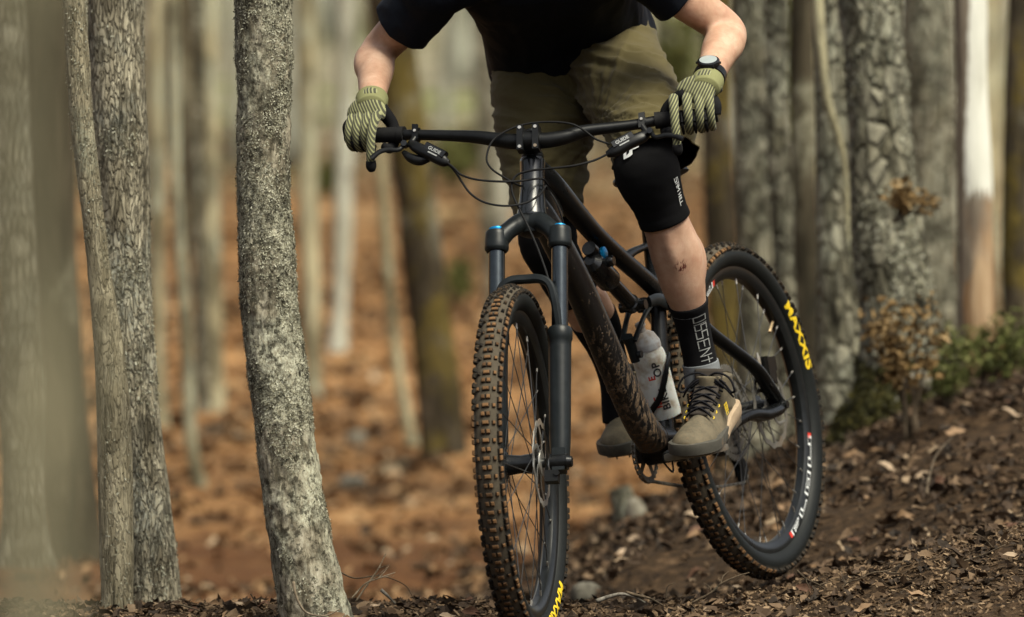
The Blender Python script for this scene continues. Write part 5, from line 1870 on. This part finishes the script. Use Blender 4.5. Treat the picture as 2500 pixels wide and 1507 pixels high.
    for k in (-1, 1):
        b.sweep([L(kx, 0, z), L(kx + .006, k * .022, z + .010), L(kx + .014, k * .05, z + .002), L(kx + .02, k * .062, z - .022), L(kx + .012, k * .052, z - .03), L(kx + .004, k * .03, z - .008), L(kx, 0, z)], .0024, seg=8, n=30)
        b.sweep([L(kx, 0, z), L(kx + .012, k * .02, z - .004), L(kx + .016, k * .042, z - .022), L(kx + .010, k * .056, z - .042)], .0022, seg=8, n=16)
    build('laces', b, M_LACE, e, smooth_all=True)
    b = MB()
    for i, x in enumerate((-.004, -.022, -.040)):
        z = np.interp(-x, [0, .03, .06, .085], [.066, .078, .094, .11])
        for k in (-1, 1):
            c = L(x, k * (.0315 + .001 * i), z - .006)
            b.sweep([c - X * .003 + Zu * .003, c + Y * k * .002, c + X * .003 - Zu * .001], .0012, seg=6)
    build('eyelets', b, M_YELLOW, e)
    # yellow side mark
    v, f = stroke_mesh('FF', .2, .2, 3)
    def side(x, y):
        xx, zz = -.075 - x * .011, .062 + y * .019
        w = np.interp(-xx, [0, .07, .105, .14], [.0485, .041, .0385, .0375]) * (1 - .40 * .3)
        return L(xx - .3 * y * .01, outward * (w + .0035 - (zz - .062) * .30), zz)
    print_on('logo', v, f, side, M_YELLOW, e)
    return e
shoe(PED[1] + UB * .012 + V(.012, 0, 0), V(-.31, -.90, -.27), 1)
shoe(PED[-1] + UB * .016 + V(-.016, 0, 0), V(-.45, -.80, -.38), -1)

# ------------------------------------------------------------------ gloves
def glove_mat(name, tilt):
    t = NT(name)
    m = t.n('Mapping', {'Vector': t.n('TexCoord').outputs['Object'], 'Rotation': (0, tilt, 0)}).outputs[0]
    n = t.noise(t.n('TexCoord').outputs['Object'], 60, 3, .5)
    sx = t.n('SeparateXYZ', {'Vector': m})
    w = t.math('SINE', t.math('ADD', t.math('MULTIPLY', sx.outputs['X'], 2 * math.pi / .0058), t.math('MULTIPLY', n, 2.2)))
    f = t.noise(t.n('TexCoord').outputs['Object'], 900, 2, .5)
    olive = t.mix(f, (.22, .225, .105), (.31, .31, .165))
    dark = t.mix(f, (.045, .046, .030), (.075, .076, .050))
    col = t.mix(t.mask(w, .0, .6), dark, olive)
    return t.bs(color=col, rough=.85, spec=.2, sheen=.1, normal=t.bump(f, .1, .0005))
M_CUFF = cloth('olive_glove_cuff', (.15, .155, .07), (.26, .26, .13), 500, 60, .001)
M_GBLACK = cloth('black_glove_palm', (.006, .006, .007), (.014, .014, .015), 500, 40, .001)
def hand(px_list, W, E_, side, mat):
    """px_list: bar pixel of index, middle, ring, little finger; side -1 rider's right"""
    g0, t0 = bar_at(sum(px_list[1:3]) / 2)
    e1 = nrm(t0 if side < 0 else -t0)               # towards the thumb
    fw = V(0, -1, 0)
    e2 = nrm(fw - e1 * np.dot(fw, e1))
    up = nrm(np.cross(e1, e2))
    if up[2] < 0:
        up = -up
    roll = .15
    e2, up = nrm(e2 * math.cos(roll) - up * math.sin(roll)), nrm(up * math.cos(roll) + e2 * math.sin(roll))
    ex = e1 if side < 0 else -e1                    # image right
    M = frame_matrix(g0, ex, -e2, up) if np.dot(np.cross(ex, -e2), up) > 0 else frame_matrix(g0, ex, e2, up)
    Mi = np.array(M.inverted())
    def loc(p):
        return Mi[:3, :3] @ np.asarray(p) + Mi[:3, 3]
    def Q(base, a, b_):
        return base + e2 * a + up * b_
    e = bpy.data.objects.new('glove', None)
    place(e, PERSON, None)
    I = Matrix()
    # back of the hand
    b = MB()
    mid = sum(bar_at(x)[0] for x in px_list) / 4
    th = np.linspace(0, 2 * np.pi, 26, endpoint=False)
    rows = []
    Wd = nrm(W - E_)
    kn = Q(mid, .004, .040)
    for s, hw, ht in ((-.35, .031, .027), (0, .0315, .0255), (.25, .034, .022), (.5, .040, .020), (.75, .044, .018), (1.0, .044, .0155), (1.12, .040, .009)):
        c = W * (1 - s) + kn * s + up * .006 * math.sin(math.pi * min(s, 1))
        ax = nrm(kn - W)
        la = nrm(e1 - ax * np.dot(e1, ax))
        no = np.cross(ax, la)
        rows.append([c + hw * math.cos(t) * la + ht * math.sin(t) * no for t in th])
    b.rings(np.array(rows))
    dw = nrm(E_ - W)
    b.sweep([W + dw * .014, W + dw * .004, W - dw * .012, W - dw * .02], [.030, .0315, .029, .02], seg=20, n=10)
    # fingers
    shape = [(-.010, .040), (.014, .040), (.034, .020), (.0385, .0), (.030, -.017), (.012, -.0275), (-.010, -.026)]
    idx = [(-.006, .042), (.020, .042), (.046, .022), (.060, -.004), (.065, -.028), (.066, -.050), (.064, -.060)]
    for k, x in enumerate(px_list):
        base = bar_at(x)[0]
        r = [.0094, .0095, .0093, .0083][k]
        s = idx if k == 0 else [(a * (1, 1, .98, .92)[k], c * (1, 1, .98, .93)[k]) for a, c in shape]
        b.sweep([Q(base, a, c) for a, c in s], [r * 1.02, r * 1.12, r * 1.06, r * .98, r * 1.0, r * .95, r * .72], seg=16, n=26)
    me = remesh(b, .0016, 4)
    v, n = mesh_arrays(me)
    v = v @ Mi[:3, :3].T + Mi[:3, 3]
    me.vertices.foreach_set('co', v.ravel())
    me.update()
    me.materials.append(mat)
    me.polygons.foreach_set('use_smooth', [True] * len(me.polygons))
    o = bpy.data.objects.new('hand_cover', me)
    place(o, e, M)
    # black gussets between the fingers, finger tips and palm
    b = MB()
    for k in range(3):
        base = (bar_at(px_list[k])[0] + bar_at(px_list[k + 1])[0]) / 2
        b.sweep([Q(base, .030, .014), Q(base, .0395, -.002), Q(base, .034, -.018), Q(base, .014, -.030)], [(.0018, .004), (.0032, .0055), (.0036, .006), (.003, .005)], seg=8, n=12, up=up)
    base = bar_at(px_list[0])[0]
    b.sweep([Q(base, .0665, -.046), Q(base, .066, -.058), Q(base, .063, -.067)], [.0106, .0112, .007], seg=14, n=8)
    # thumb round the inside of the grip
    tb = bar_at(px_list[0])[0]
    b.sweep([W * .55 + kn * .45 + e1 * .026, tb + e1 * .016 - e2 * .026 + up * .018, tb + e1 * .024 - e2 * .010 + up * -.016, tb + e1 * .022 + e2 * .012 - up * .027, tb + e1 * .014 + e2 * .026 - up * .020], [.016, .0135, .0115, .0108, .008], seg=14, n=22)
    # outer edge patch
    lb = bar_at(px_list[3])[0]
    b.sweep([lb - e1 * .006 + up * .036 - e2 * .008, lb - e1 * .0105 + up * .02 + e2 * .008, lb - e1 * .0105 + up * .0 + e2 * .012], [(.006, .010), (.006, .013), (.005, .010)], seg=10, n=10, up=e1)
    build('palm', b, M_GBLACK, e, None, smooth_all=True)
    b = MB()
    d = nrm(E_ - W)
    b.sweep([W - d * .022, W - d * .004, W + d * .016, W + d * .019], [(.030, .026), (.0335, .0300), (.0345, .0310), (.031, .027)], seg=24, n=12, up=up)
    build('cuff', b, M_CUFF, e, None, smooth_all=True)
hand([931, 908, 887, 867], WR, ER, -1, glove_mat('striped_glove_a', math.radians(32)))
hand([1650, 1682, 1711, 1738], WL, EL, 1, glove_mat('striped_glove_b', math.radians(-32)))

# watch on the left wrist
def watch():
    d = nrm(EL - WL)
    no = nrm(V(-.12, -.62, .85) - d * np.dot(V(-.12, -.62, .85), d))
    sd = np.cross(no, d)
    c = WL + d * .036
    b = MB()
    th = np.linspace(0, 2 * np.pi, 40, endpoint=False)
    R = []
    for z, k in ((-.012, .98), (-.011, 1.04), (.011, 1.04), (.012, .98)):
        R.append([c + d * z + (sd * .0335 * math.cos(t) + no * .0285 * math.sin(t)) * k for t in th])
    b.rings(np.array(R), cap=False)
    o = build('watch_strap', b, M_BLACK, PERSON)
    b = MB()
    q = c + no * .026
    b.lathe(q, no, [(0, .0205), (.002, .0235), (.010, .0240), (.0125, .0225), (.0135, .0195)], 40)
    for a in (0, 2.2, 4.1, 3.1):
        dr = sd * math.cos(a) + d * math.sin(a)
        b.sweep([q + no * .006 + dr * .023, q + no * .006 + dr * .0265], .0028, seg=10)
    wb = build('watch', b, M_BLACKG, PERSON)
    b = MB()
    b.lathe(q + no * .0136, no, [(0, .0185), (.0006, .0185), (.0008, .0175)], 36)
    t = NT('watch_glass')
    build('watch_face', b, t.bs(color=(.30, .34, .34), rough=.12, spec=.6), wb)
watch()

# ------------------------------------------------------------------ small things of the forest floor
M_TWIG = bark('twig_bark', [(.05, .036, .024), (.10, .075, .05), (.17, .13, .09)], ((.2, .18, .13), (.3, .27, .2)), (.6, .7), .3, 60, .5, .002, 12)
M_TWIGP = bark('bleached_twig', [(.16, .125, .085), (.26, .21, .15), (.36, .30, .23)], ((.3, .28, .2), (.4, .36, .3)), (.6, .7), .3, 60, .5, .002, 12)
M_ROOT = bark('grey_root', [(.10, .09, .075), (.19, .175, .15), (.28, .26, .22)], ((.2, .2, .15), (.3, .3, .24)), (.6, .7), .3, 40, .5, .003, 12)
def stick(name, label, pts, D, w, mat, forks=(), group=None, cat='twig'):
    """pts (px, py) at depth D or (px, py, D); w base width in px"""
    P3 = [at(q[0], q[1], q[2] if len(q) > 2 else D) for q in pts]
    r = w * .5 * D / F_PX
    e = root(name, P3[0], label, cat, group)
    b = MB()
    n = len(P3)
    P3 = [p + (RNG.normal(0, .0015, 3) if 0 < i < n - 1 else 0) for i, p in enumerate(P3)]
    b.sweep(P3, list(np.linspace(r, r * .45, n)), seg=8, n=n * 6)
    for k, (dx, dy) in forks:
        s = P3[k]
        t = s + V(dx * D / F_PX, RNG.normal(0, .02), -dy * D / F_PX)
        m = (s + t) / 2 + RNG.normal(0, .003, 3)
        b.sweep([s, m, t], [r * .6, r * .45, r * .25], seg=6, n=10)
    build('stem', b, mat, e, smooth_all=True)
    return e
stick('dry_twig', 'pale forked dry twig leaning up at the foot of the lichen trunk', [(868, 1470), (900, 1420), (925, 1385), (942, 1352)], 17.9, 5, M_TWIGP, [(1, (42, -34)), (2, (28, -10)), (1, (60, -12))])
stick('dry_twig', 'pale straight twig beside the forked one at the lichen trunk foot', [(858, 1462), (890, 1428), (925, 1412), (965, 1398)], 17.88, 5, M_TWIGP, [(2, (26, -30))])
stick('dry_twig', 'thin arching twig reaching right from behind the lichen trunk', [(824, 1394), (870, 1412), (930, 1410), (985, 1428), (1010, 1462)], 17.95, 4, M_TWIG)
stick('dry_twig', 'whitish curled root at the lichen trunk foot, by the frame bottom', [(716, 1420), (722, 1462), (748, 1496), (790, 1502), (830, 1488)], 17.7, 7, M_TWIGP)
stick('dry_twig', 'grey stub of a branch lying on the soil left of the front wheel', [(930, 1440), (950, 1455), (965, 1474)], 17.8, 9, M_ROOT)
stick('dry_twig', 'short upright twig left of the lichen trunk', [(612, 1450), (618, 1462), (628, 1478)], 17.9, 4, M_TWIG)
stick('dry_twig', 'low brown twig on the litter between the two sharp left trunks', [(418, 1474), (455, 1478), (488, 1492)], 17.8, 6, M_TWIG)
stick('tree_root', 'smooth grey root arching over the soil just right of the front wheel', [(1455, 1468), (1490, 1457), (1520, 1453), (1550, 1460), (1575, 1472)], 17.85, 11, M_ROOT, cat='root')
stick('tree_root', 'brown root lying beside the smooth grey one', [(1528, 1446), (1560, 1456), (1590, 1462), (1618, 1478)], 17.85, 9, M_TWIG, cat='root')
stick('dry_twig', 'branched twig under the lowest point of the rear tyre', [(1690, 1472), (1735, 1448), (1762, 1425), (1800, 1412), (1830, 1398)], 18.0, 6, M_TWIG, [(2, (20, -30)), (1, (-20, -24))])
stick('dry_twig', 'dark twig dropping right from under the rear tyre', [(1945, 1392), (1970, 1412), (2000, 1428), (2030, 1452)], 18.0, 5, M_TWIG, [(1, (14, 34)), (2, (30, -8))])
stick('dry_twig', 'crooked dark twig rising to the right near the bottom right', [(2050, 1450), (2065, 1428), (2100, 1412), (2140, 1398), (2210, 1402)], 17.9, 5, M_TWIG, [(3, (60, -18)), (1, (-10, -30))])
stick('dry_twig', 'long dark stick on the litter at lower right', [(2190, 1412), (2240, 1418), (2290, 1404), (2330, 1382), (2400, 1352), (2455, 1330)], 17.8, 7, M_TWIG, [(3, (40, -30)), (4, (30, 20))])
stick('dry_twig', 'wispy twig leaning left above the bottom right litter', [(2430, 1345), (2405, 1318), (2380, 1300), (2345, 1283)], 17.9, 3, M_TWIG)
stick('dry_twig', 'little twig sticking up between the wheels, right of the front one', [(1626, 1462), (1630, 1436), (1648, 1424)], 18.0, 4, M_TWIG)
stick('bent_stick', 'bowed grey stick arching over the bank at right', [(2262, 1206, 19.6), (2268, 1165, 19.7), (2290, 1110, 19.9), (2325, 1068, 20.2)], 19.8, 9, M_TWIG, cat='stick')

def rock(name, label, px, py, D, w, h, mat, cat='rock'):
    p = at(px, py, D)
    z = gz(p[0], p[1])
    p = V(p[0], p[1], min(p[2], z + .02) if abs(p[2] - z) > .08 else p[2])
    bm = bmesh.new()
    bmesh.ops.create_icosphere(bm, subdivisions=3, radius=1)
    v = np.array([q.co[:] for q in bm.verts])
    f = [tuple(q.index for q in g.verts) for g in bm.faces]
    bm.free()
    v = v * (1 + .28 * fbm(v * 1.3 + px, 3)[:, None])
    v = np.sign(v) * np.abs(v) ** .85
    v = v * V(w * .5 * D / F_PX, w * .42 * D / F_PX, h * .5 * D / F_PX) + p
    me = mesh_from(name, v, f, [mat], None, 30)
    return tag(place(bpy.data.objects.new(name, me)), label, cat)
M_ROCK = bark('grey_stone', [(.08, .074, .06), (.14, .13, .105), (.22, .205, .17)], ((.25, .27, .19), (.33, .34, .26)), (.55, .65), .9, 20, .6, .01, 6)
M_ROCKP = bark('pale_stone', [(.14, .125, .095), (.22, .20, .155), (.32, .30, .24)], ((.35, .36, .27), (.45, .44, .36)), (.55, .65), .9, 20, .5, .01, 6)
rock('stone', 'pale stone at the foot of the thickest right trunk', 2240, 935, 21.3, 74, 60, M_ROCKP)
rock('stone', 'blurred grey stone behind the ridge left of the front wheel', 1165, 1448, 20.0, 80, 52, M_ROCK)
rock('stone', 'pale blurred stone on the slope beside the mossy trunk', 868, 1075, ground_hit(868, 1085), 60, 46, M_ROCKP)
rock('stone', 'pale blurred stone lower on the slope, between lichen trunk and front wheel', 862, 1178, ground_hit(862, 1190), 70, 44, M_ROCK)
rock('stone', 'grey mossy stone on the slope right of the front tyre', 1432, 1352, 20.3, 84, 60, M_ROCK)
# stump behind the bike
def stump():
    D = ground_hit(1536, 1272, 20.0)
    p0 = at(1540, 1290, D)
    e = root('tree_stump', p0, 'small mossy stump with a pale broken side behind the cranks', 'stump')
    b = MB()
    top = at(1512, 1190, D)
    b.sweep([p0 - V(0, 0, .06), p0, (p0 + top) / 2, top], [.055, .045, .036, .030], seg=18, n=14)
    build('wood', b, M_ROUGH, e, smooth_all=True)
    b = MB()
    b.sweep([at(1560, 1272, D - .05), at(1548, 1232, D - .05), at(1538, 1216, D - .05)], [.030, .022, .008], seg=12, n=10)
    build('broken_side', b, M_ROCKP, e, smooth_all=True)
stump()
# logs lying on the far slope
def log(label, a, b_, w, mat):
    D0, D1 = ground_hit(*a), ground_hit(*b_)
    p0, p1 = at(*a, D0), at(*b_, D1)
    e = root('fallen_log', p0, label, 'log')
    b = MB()
    b.sweep([p0, p0 * .6 + p1 * .4 + V(0, 0, .02), p1], [w * .5 * D0 / F_PX, w * .45 * D0 / F_PX, w * .35 * D1 / F_PX], seg=14, n=16)
    build('wood', b, mat, e, smooth_all=True)
log('blurred fallen branch sloping up towards the lichen trunk', (405, 1095), (600, 1040), 18, M_ROUGH)
log('dark blurred log lying left of the mossy trunk foot', (905, 1165), (1060, 1128), 30, M_BROWN)

# shrubs
def shrub(name, label, px, py, D, w, h, n, mat, s0, s1, stems=7, cat='shrub', aspect=(.5, .9), tilt=1.0, droop=0.0, grounded=True):
    c = at(px, py, D)
    rx, rz = w * .5 * D / F_PX, h * .5 * D / F_PX
    base = V(c[0], c[1], min(gz(c[0], c[1]), c[2] - rz * .6)) if grounded else c - V(rx * .9, -.02, rz * .3)
    e = root(name, base, label, cat)
    pts = []
    b = MB()
    for i in range(stems):
        a = RNG.uniform(0, 2 * np.pi)
        tip = c + V(rx * RNG.uniform(-.95, .95), rx * RNG.uniform(-.6, .6), rz * RNG.uniform(.1, 1.0) - droop)
        mid = base * .45 + tip * .55 + RNG.normal(0, rx * .12, 3)
        b.sweep([base + V(RNG.normal(0, .01), RNG.normal(0, .01), -.02), mid, tip], [.005, .0035, .0015], seg=5, n=8)
        m = n // stems
        t = RNG.uniform(.45, 1.05, m)[:, None]
        line_ = (1 - t) ** 2 * base + 2 * t * (1 - t) * mid + t ** 2 * tip
        pts.append(line_ + RNG.normal(0, 1, (m, 3)) * V(rx * .26, rx * .26, rz * .16))
    build('stem', b, M_TWIG, e, smooth_all=True)
    P_ = np.concatenate(pts)
    s = np.exp(RNG.uniform(np.log(s0), np.log(s1), len(P_)))
    o = place(scatter_mesh('foliage', P_, s, mat, tilt, aspect), e)
    tag(o, kind='stuff')
M_DRYLEAF = leaf_mat('dry_hanging_leaves', [(0, (.10, .06, .02)), (.4, (.22, .135, .05)), (.8, (.34, .22, .09)), (1, (.42, .30, .15))])
M_GREEN = leaf_mat('green_needles', [(0, (.045, .055, .014)), (.4, (.095, .115, .025)), (.8, (.16, .175, .05)), (1, (.25, .25, .09))])
shrub('dry_shrub', 'shrub of withered brown leaves at the foot of the thickest right trunk', 2225, 815, 21.0, 190, 170, 420, M_DRYLEAF, .018, .04)
shrub('dry_shrub', 'clump of withered leaves high on the right flank of the thickest trunk', 2240, 505, 21.3, 110, 110, 200, M_DRYLEAF, .015, .034, 6, grounded=False)
shrub('green_bush', 'feathery green bush at the right edge above the bank', 2395, 860, 21.8, 260, 170, 950, M_GREEN, .018, .05, 16, 'bush', (.12, .3), 1.0)
shrub('green_bush', 'small green seedling at the left of the feathery bush', 2310, 930, 21.2, 120, 90, 500, M_GREEN, .012, .03, 8, 'bush', (.12, .3), 1.0)
shrub('green_bush', 'blurred yellow green shrub seen between the shorts and the watch arm', 1650, 190, 46, 120, 340, 700, M_GREEN, .05, .11, 9, 'bush')
shrub('green_bush', 'blurred green shrub far up the slope right of the mossy trunk', 1120, 400, 52, 100, 160, 420, M_GREEN, .05, .11, 8, 'bush')
shrub('green_bush', 'blurred green shrub far up the slope left of the whitish trunk', 790, 470, 52, 90, 120, 360, M_GREEN, .05, .11, 8, 'bush')
shrub('green_bush', 'low blurred yellow green plant beside the mossy trunk', 1128, 690, ground_hit(1128, 760), 80, 110, 300, M_GREEN, .03, .07, 7, 'bush')
shrub('green_bush', 'yellow green shrub glimpsed between the narrow right trunks', 1912, 150, 36, 60, 420, 500, M_GREEN, .04, .09, 8, 'bush')

# single dead leaves large enough to tell apart
LEAFM = []
for k in range(4):
    v, f = leaf_template(k)
    bm = bmesh.new()
    vs = [bm.verts.new(p) for p in v]
    for q in f:
        bm.faces.new([vs[i] for i in q])
    bmesh.ops.subdivide_edges(bm, edges=bm.edges[:], cuts=1, use_grid_fill=True, smooth=.3)
    me = bpy.data.meshes.new('dead_leaf')
    bm.to_mesh(me)
    bm.free()
    me.polygons.foreach_set('use_smooth', [True] * len(me.polygons))
    t = NT('dead_leaf_%d' % k)
    n = t.noise(t.coords('Object'), 6, 4, .6)
    cols = [((.055, .025, .015), (.11, .055, .03)), ((.16, .095, .05), (.29, .19, .11)), ((.12, .07, .035), (.22, .135, .07)), ((.24, .17, .11), (.38, .29, .20))][k]
    me.materials.append(t.bs(color=t.mix(n, *cols), rough=.75, spec=.3))
    LEAFM.append(me)
def single_leaf(label, px, py, w, k, D=None, rx=None, group=None):
    d = D or ground_hit(px, py, 17.0, 24)
    p = at(px, py, d)
    p[2] = gz(p[0], p[1]) + .012
    o = bpy.data.objects.new('dead_leaf', LEAFM[k])
    s = w * d / F_PX
    o.scale = (s, s * .8, s)
    o.rotation_euler = (RNG.uniform(.2, 1.0) if rx is None else rx, RNG.normal(0, .4), RNG.uniform(-.6, .6))
    o.location = p
    COL.objects.link(o)
    tag(o, label, 'leaf', group)
single_leaf('dark reddish dead leaf standing on the litter right of the rear tyre', 1966, 1446, 56, 0, 18.0, 1.1)
single_leaf('dark reddish dead leaf just left of the front wheel', 1150, 1470, 52, 0, 18.0, 1.0)
single_leaf('big tan dead leaf heaped against the lichen trunk foot', 812, 1448, 70, 1, 17.78, 1.0)
single_leaf('brown dead leaf lying at the right foot of the lichen trunk', 846, 1470, 62, 2, 17.75, .7)
single_leaf('light brown leaf flat on the litter at the bottom right', 2240, 1462, 58, 1, 17.5, .3)
single_leaf('pale dead leaf in the bottom right corner', 2470, 1362, 50, 3, 17.7, .4)
single_leaf('tan pointed leaf low on the litter, midway under the rear wheel and the right edge', 2110, 1482, 50, 1, 17.5, .6)
for i in range(46):
    px = RNG.uniform(1420, 2500)
    single_leaf('loose brown leaf lying on the leafy bank', px, 1250 if False else RNG.uniform(1090, 1400), RNG.uniform(34, 62), int(RNG.integers(0, 4)), RNG.uniform(18.7, 21.0), None, 'leaves on the bank')
for i in range(26):
    px = RNG.uniform(380, 1150)
    single_leaf('small curled leaf among the chips left of the front wheel', px, 1480, RNG.uniform(22, 42), int(RNG.integers(0, 4)), RNG.uniform(17.6, 18.3), None, 'leaves among the chips')

# thin sapling standing close to the camera: the soft veil down the left edge
def near_sapling():
    D = 4.6
    def q(px, py, dd=0.0):
        return at(px, py, D + dd)
    z0 = gz(*q(60, 1500)[:2])
    base = V(q(60, 1500)[0], D, z0 - .05)
    t = NT('sapling_bark')
    n = t.noise(t.coords('Object'), 60, 3, .6)
    m = t.bs(color=t.mix(n, (.15, .135, .085), (.23, .21, .135)), rough=.9, spec=.2)
    e = root('young_sapling', base, 'thin sapling stem close to the lens, melted into a soft veil at the left edge', 'sapling')
    b = MB()
    b.sweep([base, q(70, 1500), q(62, 1000), q(40, 500), q(30, 0), q(20, -600), q(0, -2600), q(-20, -5200)], [.021, .019, .015, .011, .009, .008, .006, .004], seg=12, n=40)
    build('trunk', b, m, e, smooth_all=True)
    b = MB()
    for a, c in (((66, 1300), (215, 700)), ((50, 700), (-60, 200)), ((34, 100), (180, -500)), ((20, -600), (160, -1500)), ((10, -1600), (-200, -2400))):
        b.sweep([q(*a), q((a[0] + c[0]) / 2 + 20, (a[1] + c[1]) / 2, .02), q(*c, .05)], [.006, .005, .003], seg=8, n=14)
    build('crown', b, m, e, smooth_all=True)
near_sapling()
